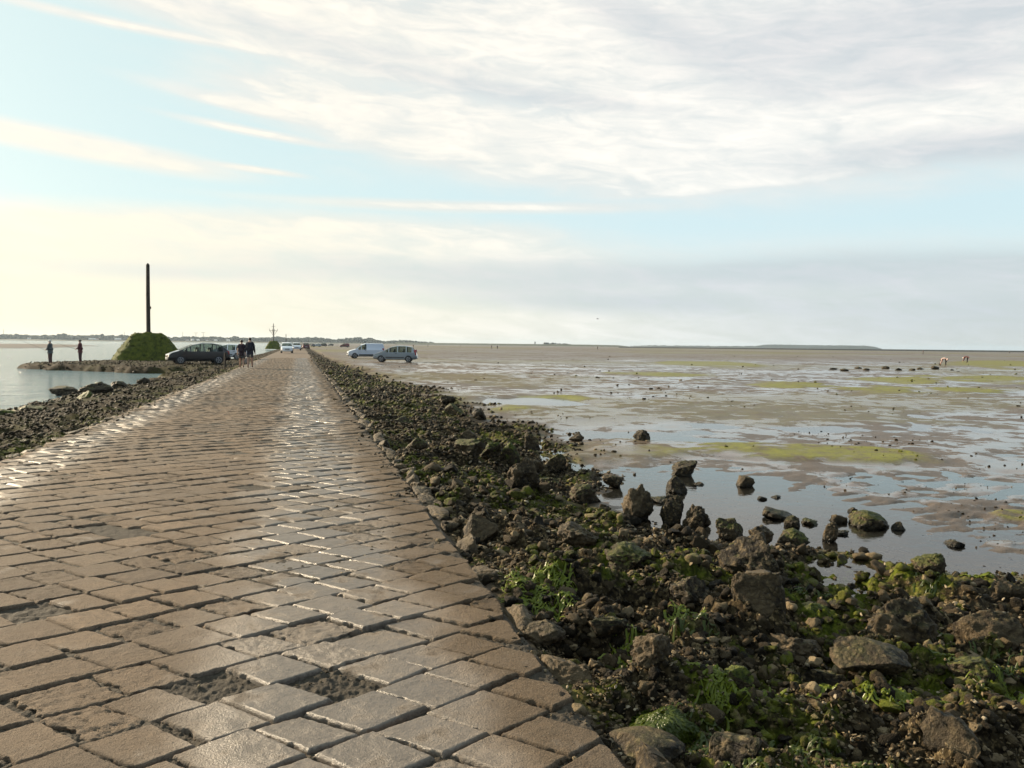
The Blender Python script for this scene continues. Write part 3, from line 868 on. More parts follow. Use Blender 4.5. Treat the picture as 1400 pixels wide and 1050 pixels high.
B(1262, 880, 40, 34, 'lump', 'rock_brown', 'knobbly oyster clump left of the tilted slab', rough=.18)
B(740, 880, 70, 30, 'slab', 'rock_brown', 'flat brown rock beside the kerb below the bright green weed', rough=.08)
B(830, 862, 60, 34, 'block', 'rock_dark', 'dark block in the shade right of the bright green weed', yawdeg=10)
B(945, 815, 60, 40, 'lump', 'rock_dark', 'dark weedy hump left of the square brown block', rough=.13)
B(790, 760, 60, 32, 'lump', 'rock_brown', 'shell-crusted hump between the road and the pool', rough=.15)
B(860, 770, 70, 34, 'lump', 'rock_half', 'weedy shell-crusted hump below the pale pointed boulder', rough=.15)
# left side
B(88, 541, 38, 13, 'slab', 'rock_dark', 'low dark rock alone in the sea left of the causeway', h=SEA_Z, sub=4)
B(130, 542, 44, 20, 'round', 'rock_dark', 'largest dark boulder on the left bank at the sea edge', h=-.42)
B(116, 549, 22, 13, 'slab', 'rock_green', 'yellow-green stone leaning below the largest left boulder', h=-.4, tilt=-.3, sub=4)
B(85, 552, 13, 10, 'point', 'rock_dark', 'small upright dark stone on the skyline of the left bank', h=-.42, sub=4)
B(48, 566, 36, 12, 'slab', 'rock_half', 'long low weedy rock on the left bank by the water', h=-.4, sub=4)
B(12, 573, 36, 14, 'round', 'rock_green', 'yellow-green mossy rock at the left edge of the picture', h=-.4, sub=4)
B(163, 532, 22, 11, 'point', 'rock_dark', 'dark peaked stone just right of the largest left boulder', h=-.4, sub=4)
B(196, 525, 18, 9, 'round', 'rock_dark', 'rounded dark stone farther along the left bank by the water', h=-.4, sub=4)
for k in range(9):
    px = 1135 + k * 18 + random.uniform(-5, 5)
    B(px, 505 + random.uniform(-1, 2), random.uniform(8, 13), random.uniform(2.5, 5), 'round', 'rock_dark', 'small dark rock in a line of rocks out on the wet flats', group='line of dark rocks far out on the flats', sub=3, name='flat_rock')

# white shard beside the tilted slab
zs = -.3
for _ in range(4):
    x, y = ground(1349, 882, zs); zs = H(x, y)
o = MB().add([(-.045, 0, 0), (.035, .01, .0), (.05, .012, .05), (.02, .02, .085), (-.03, .015, .07), (-.05, .008, .03), (-.045, .012, 0), (.035, .022, .0), (.05, .024, .05), (.02, .032, .085), (-.03, .027, .07), (-.05, .02, .03)],
             [(0, 1, 2, 3, 4, 5), (11, 10, 9, 8, 7, 6), (0, 6, 7, 1), (1, 7, 8, 2), (2, 8, 9, 3), (3, 9, 10, 4), (4, 10, 11, 5), (5, 11, 6, 0)]).build('white_shell', simple('pale_shell', (.72, .76, .80), .25, var=.15, scale=20))
o.location = (x, y, zs + .01); o.rotation_euler = (-.2, 0, rad(-35))
tag(o, 'bluish white shell shard caught against the tilted slab', 'shell')


def rot_rand(n, g, flat=True):
    q = g.normal(size=(n, 4)); q /= np.linalg.norm(q, axis=1, keepdims=True)
    w, x, y, z = q.T
    return np.stack([np.stack([1 - 2 * (y * y + z * z), 2 * (x * y - z * w), 2 * (x * z + y * w)], -1),
                     np.stack([2 * (x * y + z * w), 1 - 2 * (x * x + z * z), 2 * (y * z - x * w)], -1),
                     np.stack([2 * (x * z - y * w), 2 * (y * z + x * w), 1 - 2 * (x * x + y * y)], -1)], 1)


def fan_points(n, g, tmin, tmax, amin=-.62, amax=.66):
    """ground points spread evenly over what is seen from eye height"""
    t = g.uniform(tmin, tmax, n); a = YAW + g.uniform(amin, amax, n)
    r = 1.6 / t
    return r * np.sin(a), r * np.cos(a), r


# --- individual mid-sized rubble stones
VAR = [link('x', fast_mesh('rubble_stone', *rock_shape(4, 300 + k, ('round', 'slab', 'block', 'lump', 'point')[k % 5], .14)), None) for k in range(15)]
for v in VAR: bpy.data.objects.remove(v)
VARM = [m for m in bpy.data.meshes if m.name.startswith('rubble_stone')]
g = np.random.default_rng(77)
kinds = [('rock_brown', 'brown shell-crusted stone'), ('rock_dark', 'dark wet stone'), ('rock_half', 'brown stone half covered in weed'), ('rock_green', 'green weed-covered stone')]
VARS = {}
for km, _ in kinds:
    VARS[km] = []
    for m in VARM:
        c = m.copy(); c.materials.clear(); c.materials.append(M[km]); c.name = 'rubble_stone'; VARS[km].append(c)
for m in VARM: bpy.data.meshes.remove(m)
taken = [(o.location.x, o.location.y, max(o.dimensions.x, .05) * .5) for o in COL.objects if o.name.startswith(('boulder', 'flat_rock'))]
cnt = {'r': 0, 'l': 0}
fx, fy, fr = fan_points(14000, g, .02, .62)
zz, rub, alg, bed = terrain(fx, fy)
for x, y, r, z, ru, al in zip(fx, fy, fr, zz, rub, alg):
    side = 'l' if x < -2 else 'r'
    if ru < .75 or cnt[side] >= (130 if side == 'r' else 60): continue
    if side == 'l' and (y > 48 or z < SEA_Z - .05): continue
    if side == 'r' and x < RR + .35: continue
    s = float(np.clip(r / F * g.uniform(7, 14), .045, .20)) * (.5 if side == 'r' else .38)
    if any((x - a) ** 2 + (y - b) ** 2 < (c + s) ** 2 * 1.0 for a, b, c in taken): continue
    taken.append((x, y, s))
    ki = int(g.choice(4, p=[.36, .26, .22, .16])) if al < .4 else int(g.choice(4, p=[.1, .15, .35, .4]))
    if side == 'l' and ki == 0: ki = 1
    km, kl = kinds[ki]
    o = bpy.data.objects.new('rubble_stone', VARS[km][int(g.integers(15))])
    COL.objects.link(o)
    f = g.uniform(.5, .9)
    o.scale = (s * g.uniform(.85, 1.2), s * g.uniform(.75, 1.1), s * f)
    o.location = (x, y, z + s * f * .35)
    o.rotation_euler = (g.uniform(-.3, .3), g.uniform(-.3, .3), g.uniform(0, 6.3))
    where = 'in the rubble bank right of the road' if side == 'r' else 'in the rubble bank left of the road'
    tag(o, 'small ' + kl + ' ' + where, 'stone', kl + 's ' + where)
    cnt[side] += 1


def mat_rubble():
    m, nt, out = new_mat('fine_rubble'); t = NT(nt)
    p = t.pos(); tint = t.attr('tint'); alg = t.math('MULTIPLY', t.attr('alg'), t.step(.42, .58, t.noise(p, 9, 5, .7)))
    n = t.noise(p, 40, 5, .7); n2 = t.noise(p, 160, 3, .6)
    col = t.mix(t.step(0, .5, tint), (0.012, 0.009, 0.005), (0.062, 0.044, 0.023))
    col = t.mix(t.step(.5, .85, tint), col, (0.270, 0.205, 0.120))
    col = t.mix(t.step(.9, 1.0, tint), col, (0.50, 0.42, 0.30))
    col = t.mix(t.math('MULTIPLY', t.step(.55, .7, n), .6), col, (0.028, 0.020, 0.012))
    col = t.mix(t.math('MULTIPLY', t.step(.62, .75, n2), .4), col, (0.36, 0.29, 0.19))
    col = t.mix(alg, col, t.mix(n, (0.024, 0.032, 0.004), (0.190, 0.205, 0.018)))
    wrack = t.math('MULTIPLY', t.step(-3.9, -4.6, t.xyz(p)[0]), .75)
    col = t.mix(wrack, col, (0.022, 0.016, 0.007))
    h = t.math('ADD', n, t.math('MULTIPLY', n2, .6))
    t.bsdf(out, col, .62, t.bump(h, 1.0, .015), .14)
    return m


M['rubble'] = mat_rubble()


def scatter(name, xs, ys, zs, sizes, tint, alg, sub, g, flat=(.5, .9), mat='rubble', seed0=500, nvar=14, stretch=None):
    out_v, out_t, at, aa = [], [], [], []; nv = 0
    n = len(xs); which = g.integers(0, nvar, n)
    for k in range(nvar):
        V, T = rock_shape(sub, seed0 + k, ('round', 'lump', 'block', 'slab', 'point')[k % 5], .16)
        idx = np.where(which == k)[0]
        if not len(idx): continue
        R = rot_rand(len(idx), g)
        S = np.stack([g.uniform(.7, 1.25, len(idx)), g.uniform(.6, 1.0, len(idx)), g.uniform(*flat, len(idx))], -1)
        P = V[None] * S[:, None, :] * sizes[idx][:, None, None] * .5
        P = np.einsum('nij,nvj->nvi', R, P)
        P[..., 2] *= .8
        P += np.stack([xs[idx], ys[idx], zs[idx]], -1)[:, None, :]
        m = len(V)
        tt = T[None] + (np.arange(len(idx)) * m)[:, None, None] + nv
        out_v.append(P.reshape(-1, 3)); out_t.append(tt.reshape(-1, 3)); nv += m * len(idx)
        at.append(np.repeat(tint[idx], m)); aa.append(np.repeat(alg[idx], m))
    me = fast_mesh(name, np.concatenate(out_v), np.concatenate(out_t), {'tint': np.concatenate(at), 'alg': np.concatenate(aa)}, smooth=False)
    return link(name, me, M[mat])


def rubble_stuff():
    g = np.random.default_rng(5)
    parts = []
    # near and middle bank
    for lab, n, t0, t1, px0, px1, sub in (('near', 26000, .16, .80, 4, 25, 3), ('far', 120000, .012, .2, 2.5, 8, 2)):
        x, y, r = fan_points(n, g, t0, t1)
        z, rub, alg, bed = terrain(x, y)
        spill = ((x > RR - .30) & (x <= RR + .06) & (g.random(n) < .16 * np.clip(1 - (RR + .06 - x) / .36, 0, 1))) | ((x < RL + .30) & (x >= RL - .06) & (g.random(n) < .12))
        ok = ((g.random(n) < rub ** 1.5) & ((x > RR + .06) | (x < RL - .06)) & (z > SEA_Z - .12)) | spill
        x, y, r, z, alg = x[ok], y[ok], r[ok], z[ok], alg[ok]
        s = np.where(x < -2, .7, 1.0) * np.clip(r / F * (px0 + (px1 - px0) * g.random(len(x)) ** 2.4), .008, .22)
        tint = np.clip(g.beta(1.2, 2.4, len(x)), 0, 1)
        al = (g.random(len(x)) < alg * .75) * g.uniform(.5, 1, len(x))
        o = scatter('rubble', x, y, z + s * .12, s, tint, al, sub, g)
        tag(o, 'dark shell-crusted rubble and broken stone covering the banks of the causeway' if lab == 'near' else 'distant dark rubble covering the banks farther along the causeway', 'rubble', kind='stuff')
    # oyster shells and flakes
    n = 60000
    x, y, r = fan_points(n, g, .10, .80)
    z, rub, alg, bed = terrain(x, y)
    clump = fbm(x, y, .5, 3, .6, 123)
    ok = (g.random(n) < rub * np.clip(.45 + clump, .05, 1)) & ((x > RR + .02) | (x < RL - .02)) & (z > SEA_Z)
    x, y, r, z = x[ok], y[ok], r[ok], z[ok]
    s = np.clip(r / F * g.uniform(3, 8, len(x)), .012, .06)
    tint = np.where(g.random(len(x)) < .10, .96, g.uniform(.5, .9, len(x)))
    o = scatter('oyster_shells', x, y, z + .012 + s * .2, s, tint, np.zeros(len(x)), 2, g, flat=(.18, .4), seed0=700)
    tag(o, 'pale oyster shells and flakes strewn over the rubble', 'shells', kind='stuff')
    # small clumps and pebbles on the flats
    n = 16000
    x, y, r = fan_points(n, g, .008, .28, -.3, .62)
    z, rub, alg, bed = terrain(x, y)
    cl = fbm(x, y, 3, 3, .6, 133)
    ok = (rub < .3) & (x > RR + 1) & (g.random(n) < np.clip(-.30 + .8 * cl + .25 * alg + .5 * (alg > .55) * (r < 26) + .7 * sstep(7.2, 5.0, y) * (x < 12), .01, 1))
    x, y, r, z, alg = x[ok], y[ok], r[ok], z[ok], alg[ok]
    s = np.clip(r / F * (1.2 + 4.5 * g.random(len(x)) ** 3.5), .010, .3)
    o = scatter('flat_pebbles', x, y, z + s * .1, s, g.beta(1.2, 3, len(x)), (g.random(len(x)) < alg * .8) * .8, 2, g, flat=(.3, .7), seed0=800)
    tag(o, 'scattered dark pebbles and weed clumps lying on the wet flats', 'pebbles', kind='stuff')
    # broken grit on the road
    n = 9000
    x, y, r = fan_points(n, g, .10, .72)
    gr = fbm(x, y, .55, 3, .5, 81)
    ok = (x > RL) & (x < RR) & (g.random(n) < np.clip(.10 + 1.5 * gr, .05, 1))
    x, y, r = x[ok], y[ok], r[ok]
    z = terrain(x, y)[0]
    s = np.clip(r / F * (1.6 + 4 * g.random(len(x)) ** 3), .006, .03)
    o = scatter('road_grit', x, y, z + s * .2, s, g.uniform(.35, .95, len(x)), np.zeros(len(x)), 2, g, seed0=900)
    tag(o, 'grit and stone chips lying in the joints of the paved road', 'grit', kind='stuff')


rubble_stuff()


# --- kerb of rough stones along the right road edge
def build_kerb():
    vs, fs = [], []; nv = 0; at = []
    rr = random.Random(9)
    for side, xx in (('r', RR + .09), ('l', RL - .08)):
        y = 1.2
        while y < 40:
            ln = rr.uniform(.28, .62)
            sub = 5 if y < 5 else 4 if y < 12 else 3
            V, T = rock_shape(sub, rr.randrange(10000), 'block', .09)
            V = V * np.array([rr.uniform(.09, .13), ln / 2 * .97, .10])
            V = V + np.array([xx + .03 * float(noise2(np.array([y / .8]), np.array([.2]), 12)[0]) + rr.uniform(-.03, .03), y + ln / 2, (-.058 if side == 'r' else -.10) + rr.uniform(-.02, .02)])
            y += ln
            if rr.random() < .12: continue
            vs.append(V); fs.append(T + nv); nv += len(V)
    o = link('kerb', fast_mesh('kerb', np.concatenate(vs), np.concatenate(fs)), M['rock_kerb']); tag(o, kind='structure')


M['rock_kerb'] = mat_rock('kerb_stone', .10, .95)
build_kerb()


# --- bright green weed strands
def weed(name, spots, label, mat, n_each):
    g = np.random.default_rng(31); m = 7
    sp = np.array([q[:4] for q in spots]); n = len(sp) * n_each
    sp = np.repeat(sp, n_each, 0)
    a = g.uniform(0, 6.28, n); q = np.sqrt(g.random(n))
    th = np.where(g.random(n) < .7, np.radians(g.normal(20, 25, n)), g.uniform(0, 6.3, n))
    ln = g.uniform(.04, .13, n); w = g.uniform(.004, .011, n)
    an = th[:, None] + np.cumsum(g.normal(0, .25, (n, m)), 1)
    X = (sp[:, 0] + sp[:, 2] * q * np.cos(a))[:, None] + np.cumsum(np.cos(an), 1) * ln[:, None] / m
    Y = (sp[:, 1] + sp[:, 3] * q * np.sin(a))[:, None] + np.cumsum(np.sin(an), 1) * ln[:, None] / m
    Z = terrain(X, Y)[0] + .012 + .010 * np.abs(np.sin(np.linspace(0, 5, m)[None] + g.uniform(0, 6, (n, 1)))) * g.random((n, 1))
    tw = (1 - .6 * np.abs(np.linspace(0, 1, m) - .4))[None] * w[:, None]
    ox, oy = -np.sin(th)[:, None] * tw, np.cos(th)[:, None] * tw
    V = np.stack([np.stack([X - ox, Y - oy, Z - .002], -1), np.stack([X, Y, Z + .004], -1), np.stack([X + ox, Y + oy, Z - .002], -1)], 2).reshape(-1, 3)
    b = (np.arange(n)[:, None, None] * m * 3 + np.arange(m - 1)[None, :, None] * 3 + np.arange(2)[None, None, :]).reshape(-1)
    o = link(name, fast_mesh(name, V, np.stack([b, b + 1, b + 4, b + 3], -1)), mat); tag(o, label, 'seaweed', kind='stuff')


def mat_weed(name, a, b):
    m, nt, out = new_mat(name); t = NT(nt)
    p = t.pos()
    col = t.mix(t.noise(p, 25, 4, .6), a, b)
    bs = t.bsdf(None, col, .35, None, .5)
    tl = t.n('ShaderNodeBsdfTranslucent'); t.set(tl, 'Color', col)
    mx = t.n('ShaderNodeMixShader', i_0=.35); t.set(mx, '1', bs.outputs[0]); t.set(mx, '2', tl.outputs[0])
    nt.links.new(mx.outputs[0], out.inputs[0])
    return m


def drape(rock, n, label):
    from mathutils.bvhtree import BVHTree
    me = rock.data
    bv = BVHTree.FromPolygons([v.co for v in me.vertices], [tuple(p.vertices) for p in me.polygons])
    g = np.random.default_rng(8); V = []; Q = []
    for k in range(n):
        a = g.uniform(0, 6.28); e = g.uniform(.1, 1.45); P = []
        for i in range(9):
            d = Vector((math.cos(a) * math.cos(e), math.sin(a) * math.cos(e), math.sin(e)))
            hit = bv.ray_cast(d * 5, -d)
            if hit[0] is None: break
            P.append(hit[0] + d * (.004 + .016 * g.random())); a += g.normal(0, .05) + .04; e -= g.uniform(.05, .11)
            if e < -.1: break
        if len(P) < 4: continue
        w = g.uniform(.003, .007); b = len(V)
        for i, p in enumerate(P):
            sd_ = (P[min(i + 1, len(P) - 1)] - P[max(i - 1, 0)]).cross(p).normalized() * w
            V += [p - sd_, p + p.normalized() * .005, p + sd_]
        for i in range(len(P) - 1):
            for s_ in (0, 1):
                c = b + i * 3 + s_; Q.append((c, c + 1, c + 4, c + 3))
    o = link('draped_seaweed', fast_mesh('draped_seaweed', np.array([tuple(v) for v in V]), np.array(Q)), M['weed_dark'])
    o.matrix_world = rock.matrix_basis.copy(); tag(o, label, 'seaweed', kind='stuff')


M['weed'] = mat_weed('bright_seaweed', (0.060, 0.085, .006), (0.25, 0.29, .018))
M['weed_dark'] = mat_weed('dark_seaweed', (0.025, 0.042, .004), (0.09, 0.115, .010))
drape(GREENROCK, 520, 'layered green seaweed hanging over the boulder at the road edge')
x1, y1 = ground(738, 812, -.06); x2, y2 = ground(1010, 945, -.2)
weed('green_seaweed', [(x1, y1, .24, .26)], 'bright green seaweed draped at the road edge halfway down the bank', M['weed'], 520)
wp = [ground(*q, -.28) for q in ((1250, 985), (1030, 985), (1130, 992), (1335, 768), (1205, 975), (930, 880), (1370, 960), (980, 1000), (1150, 800), (860, 930))]
weed('frond_seaweed', [(q[0], q[1], .10, .09) for q in wp], 'clumps of flat yellow-green seaweed lying over the stones of the right bank', M['weed'], 150)
spots = []
g = np.random.default_rng(4)
fx, fy, fr = fan_points(2600, g, .2, .75, .05, .62)
zz, rub, alg, bed = terrain(fx, fy)
for x, y, r, a, ru in zip(fx, fy, fr, alg, rub):
    if ru > .8 and a > .75 and len(spots) < 34 and x > RR + .25: spots.append((x, y, .07 + .01 * r, .07 + .01 * r))
weed('strand_seaweed', spots, 'strands of green seaweed clinging all over the right rubble bank', M['weed_dark'], 40)

# ------------------------------------------------------------------ vehicles
def mat_glass():
    m, nt, out = new_mat('car_glass'); t = NT(nt)
    tr = t.n('ShaderNodeBsdfTransparent'); tr.inputs[0].default_value = (.62, .70, .66, 1)
    bs = t.bsdf(None, (.02, .028, .026), .04)
    mx = t.n('ShaderNodeMixShader', i_0=.30); t.set(mx, '1', tr.outputs[0]); t.set(mx, '2', bs.outputs[0])
    nt.links.new(mx.outputs[0], out.inputs[0])
    return m


GLASS = mat_glass(); PANE = simple('house_pane', (.04, .05, .05), .1)
TYRE = simple('tyre_rubber', (.018, .018, .018), .8, 0, .2, 20)
RIM = simple('wheel_rim', (.42, .42, .43), .35, .7, .1, 8)
TRIM = simple('black_trim', (.02, .02, .021), .55, 0, .2, 10)
RED = simple('tail_light', (.35, .02, .02), .2, 0, .1, 10, coat=.5)
LAMPM = simple('headlight_glass', (.70, .72, .74), .12, 0, .1, 20, coat=.6)
PLATE = simple('number_plate', (.75, .75, .72), .4, 0, .05, 10)


def paint(name, col, metal=.0):
    return simple(name, col, .30 if not metal else .35, metal, .06, 1.5, coat=.7)


SPEC = {
    # L, W, H, nose z, bonnet rear z, windscreen base x, roof front x, roof rear x, tail glass base x, belt, tail z
    'mpv': dict(L=4.25, W=1.74, H=1.66, top=[(2.12, .55), (2.05, .76), (1.80, .88), (1.28, 1.03), (.40, 1.50), (-.2, 1.62), (-1.0, 1.62), (-1.62, 1.52), (-1.98, 1.06), (-2.09, .80), (-2.12, .5)],
                belt=.97, ws=(1.22, .44), rw=(-1.66, -1.95), sides=[(.98, .64), (.56, -.22), (-.30, -1.06), (-1.14, -1.62)], wb=2.65, wr=.31),
    'family': dict(L=4.35, W=1.76, H=1.58, top=[(2.17, .55), (2.08, .76), (1.85, .88), (1.45, 1.00), (.45, 1.44), (-.2, 1.57), (-.9, 1.57), (-1.55, 1.46), (-2.02, 1.05), (-2.14, .80), (-2.17, .5)],
                belt=.94, ws=(1.40, .48), rw=(-1.60, -1.98), sides=[(1.15, .70), (.62, -.24), (-.32, -1.12), (-1.2, -1.62)], wb=2.66, wr=.32),
    'hatch': dict(L=3.95, W=1.68, H=1.47, top=[(1.97, .5), (1.9, .72), (1.5, .86), (.95, .96), (.2, 1.38), (-.3, 1.46), (-1.2, 1.43), (-1.55, 1.33), (-1.88, .98), (-1.96, .75), (-1.97, .45)],
                  belt=.90, ws=(.90, .25), rw=(-1.58, -1.86), sides=[(.72, -.28), (-.36, -1.05), (-1.12, -1.5)], wb=2.48, wr=.30),
    'van': dict(L=4.35, W=1.78, H=1.82, top=[(2.17, .55), (2.1, .84), (1.8, .98), (1.3, 1.12), (.55, 1.66), (.1, 1.80), (-.8, 1.83), (-2.02, 1.80), (-2.12, 1.5), (-2.16, .9), (-2.17, .5)],
                belt=1.06, ws=(1.26, .58), rw=None, sides=[(1.0, .66), (.6, .02)], wb=2.72, wr=.32),
}


def make_car(kind, mat, label, cat, loc, heading_az, name, group=None, open_gap=False):
    S = SPEC[kind]
    L, Wd = S['L'], S['W']
    tx = np.array([p[0] for p in S['top']])[::-1]; tz = np.array([p[1] for p in S['top']])[::-1]
    topz = lambda x: float(np.interp(x, tx, tz))
    root = empty(name, loc, math.pi / 2 - heading_az)
    tag(root, label, cat, group)
    zlo = .24

    def sect(x):
        e = abs(x) / (L / 2)
        w = Wd / 2 * (1 - .17 * e ** 6 - .02 * e * e)
        zt = topz(x)
        zb = min(S['belt'], zt - .05)
        k = max(0, zt - zb)
        wr = w * (1 - .235 * min(1, k / .62))
        return w, zb, zt, wr
    xs = sorted(set([float(q) for q in np.linspace(-L / 2, L / 2, 26)] + [p[0] for p in S['top']] + [q for ab in S['sides'] for q in ab] + list(S['ws']) + list(S['rw'] or ())))
    inside = lambda q, ab: min(ab) - 1e-4 <= q <= max(ab) + 1e-4
    vs, fs = [], []
    for x in xs:
        w, zb, zt, wr = sect(x)
        zl = zlo + .10 * max(0, (abs(x) / (L / 2)) ** 8)
        half = [(w * .86, zl), (w * .985, zl + .10), (w, zl + .36 * (zb - zl) + .05), (w * .985, zb - .02), (w * .955, zb), (wr + .03 * (w - wr), zt - .055 if zt - zb > .12 else zt - .02), (wr - .06, zt - .012), (wr * .5, zt + .012)]
        vs += [(x, a, b) for a, b in half] + [(x, -a, b) for a, b in half[::-1]]
    m = 16
    for i in range(len(xs) - 1):
        for k in range(m):
            xa, xb = xs[i], xs[i + 1]
            if k in (4, 10) and any(inside(xa, ab) and inside(xb, ab) for ab in S['sides']): continue
            if k in (6, 7, 8) and any(ab and inside(xa, ab) and inside(xb, ab) for ab in (S['ws'], S['rw'])): continue
            fs.append((i * m + k, i * m + (k + 1) % m, (i + 1) * m + (k + 1) % m, (i + 1) * m + k))
    fs += [tuple(range(m)), tuple((len(xs) - 1) * m + k for k in range(m))]
    MB().add(vs, fs).build('body', mat, root, True)

    def strip(pts_a, pts_b):
        n = len(pts_a)
        return MB().add(pts_a + pts_b, [(i, i + 1, n + i + 1, n + i) for i in range(n - 1)])
    # windscreen and tailgate glass follow the roof line
    for nm, rng in (('windscreen', S['ws']), ('rear_window', S['rw'])):
        if rng is None: continue
        lo, hi = rng
        X = np.linspace(lo, hi, 7)
        A, Bp = [], []
        for x in X:
            w, zb, zt, wr = sect(x)
            A.append((x, wr - .05, zt - .004)); Bp.append((x, -(wr - .05), zt - .004))
        strip(A, Bp).build(nm, GLASS, root, True)
    for a, b in S['sides']:
        for sg in (1, -1):
            X = np.linspace(a, b, 6); A, Bp = [], []
            for x in X:
                w, zb, zt, wr = sect(x)
                y0, y1 = w * .955, wr + .03 * (w - wr); z0, z1 = zb, zt - .055
                f0, f1 = -.02, 1.0
                A.append((x, sg * (y0 + (y1 - y0) * f0 - .006), z0 + (z1 - z0) * f0)); Bp.append((x, sg * (y0 + (y1 - y0) * f1 - .006), z0 + (z1 - z0) * f1))
            strip(A, Bp).build('side_window', GLASS, root, True)
    # seats seen through the glass
    for sx in ((.15, -.75) if kind != 'van' else (.3,)):
        for sg in (1, -1):
            MB().box((sx, sg * .36, S['belt'] - .12), (.16, .46, .5), Matrix.Rotation(-.18, 3, 'Y')).box((sx - .07, sg * .36, S['belt'] + .22), (.10, .24, .18)).build('seat', TRIM, root, True, .03)
    # wheels
    for sx in (1, -1):
        for sg in (1, -1):
            cx = sx * S['wb'] / 2 + .02; w = sect(cx)[0]; R = S['wr']
            ar = MB(); n = 16; P = []
            for k in range(n + 1):
                an = math.pi * (-.08 + 1.16 * k / n)
                P.append((cx + (R + .055) * math.cos(an), R + (R + .055) * math.sin(an)))
            ar.add([(p[0], sg * (w + .006), max(p[1], .22)) for p in P] + [(p[0], sg * (w - .10), max(p[1], .22)) for p in P], [tuple(range(n + 1)), tuple(range(n + 1, 2 * n + 2))] + [(i, i + 1, n + 2 + i, n + 1 + i) for i in range(n)])
            ar.build('wheel_arch', TRIM, root)
            wh = MB().lathe_y([(R * .6, -.09), (R * .93, -.095), (R, -.06), (R, .06), (R * .93, .095), (R * .6, .09)], (0, 0, 0), 24).build('wheel', TYRE, root, True)
            wh.location = (cx, sg * (w - .075), R)
            rm = MB().lathe_y([(R * .66, -.02), (R * .68, .092), (R * .60, .098), (R * .5, .06), (R * .15, .085), (.01, .09)], (0, 0, 0), 20)
            for k in range(5):
                an = 2 * math.pi * k / 5
                rm.box((R * .36 * math.cos(an), .09, R * .36 * math.sin(an)), (R * .5, .02, .05), Matrix.Rotation(-an, 3, 'Y'))
            rm = rm.build('rim', RIM, wh, True)
            if sg < 0: rm.rotation_euler = (0, 0, math.pi)
    xf = L / 2
    for sg in (1, -1):
        w = sect(xf - .2)[0]
        MB().box((xf - .16, sg * (w - .17), topz(xf - .16) - .12), (.24, .26, .13), Matrix.Rotation(sg * -.28, 3, 'Z')).build('headlight', LAMPM, root, True, .03)
        w = sect(-xf + .12)[0]
        tall = .55 if kind in ('mpv', 'van') else .26
        zc = .98 if kind in ('mpv', 'van') else .86
        MB().box((-xf + .16, sg * (w - .05), zc), (.20, .11, tall), Matrix.Rotation(.12, 3, 'Y')).build('tail_light', RED, root, True, .03)
        w = sect(S['sides'][0][0] - .05)[0]
        MB().box((S['sides'][0][0] - .12, sg * (w + .10), S['belt'] + .07), (.12, .20, .14)).build('wing_mirror', mat if kind != 'van' else TRIM, root, True, .04)
        for dx in (S['sides'][1][1] + .12,):
            w = sect(dx)[0]
            MB().box((dx, sg * (w + .012), S['belt'] - .10), (.18, .03, .035)).build('door_handle', TRIM, root, False, .008)
        # dark rubbing strip and sill
        X = np.linspace(-S['wb'] / 2 + .45, S['wb'] / 2 - .42, 8)
        A = [(x, sg * (sect(x)[0] + .012), .52) for x in X]; Bp = [(x, sg * (sect(x)[0] + .012), .44 if kind != 'van' else .36) for x in X]
        strip(A, Bp).build('side_strip', TRIM, root)
    w = sect(xf - .06)[0]
    MB().box((xf - .09, 0, .40), (.22, w * 1.75, .22)).build('front_bumper', TRIM if kind != 'mpv' else mat, root, True, .05)
    MB().box((xf - .02, 0, .60), (.12, w * .9, .12)).build('grille', TRIM, root, True, .02)
    MB().box((-xf + .07, 0, .45), (.22, w * 1.78, .26)).build('rear_bumper', TRIM if kind == 'van' else mat, root, True, .05)
    MB().box((xf + .045, 0, .46), (.02, .50, .11)).build('number_plate', PLATE, root)
    MB().box((-xf - .05, 0, .62), (.03, .50, .11)).build('number_plate', PLATE, root)
    if False:
        for sg in (1, -1):
            MB().tube([(.25, sg * .58, 1.64), (.15, sg * .58, 1.70), (-1.35, sg * .58, 1.71), (-1.45, sg * .58, 1.65)], .018, 6).build('roof_rail', TRIM, root)
    return root


def car_at(px, py, h, *a, **k):
    x, y = ground(px, py, h)
    return (x, y, h)


SILVER = paint('silver_paint', (.28, .32, .35), .45); WHITE = paint('white_paint', (.74, .76, .78)); BLACK = paint('black_paint', (.012, .012, .016)); MAROON = paint('maroon_paint', (.09, .015, .018))
PALE = paint('pale_silver_paint', (.60, .63, .68), .3); REDP = paint('dark_red_paint', (.14, .02, .018)); GREYP = paint('grey_paint', (.10, .11, .12)); WHITEV = paint('van_white_paint', (.62, .68, .78))


def place_car(kind, px, py, hz, mat, label, cat, az_rel, name, group=None, snap=True):
    """az_rel: heading in degrees clockwise from the sight line to the car"""
    z = hz
    for _ in range(3):
        x, y = ground(px, py, z)
        if snap: z = H(x, y)
    return make_car(kind, mat, label, cat, (x, y, z), math.atan2(x, y) + rad(az_rel), name, group)


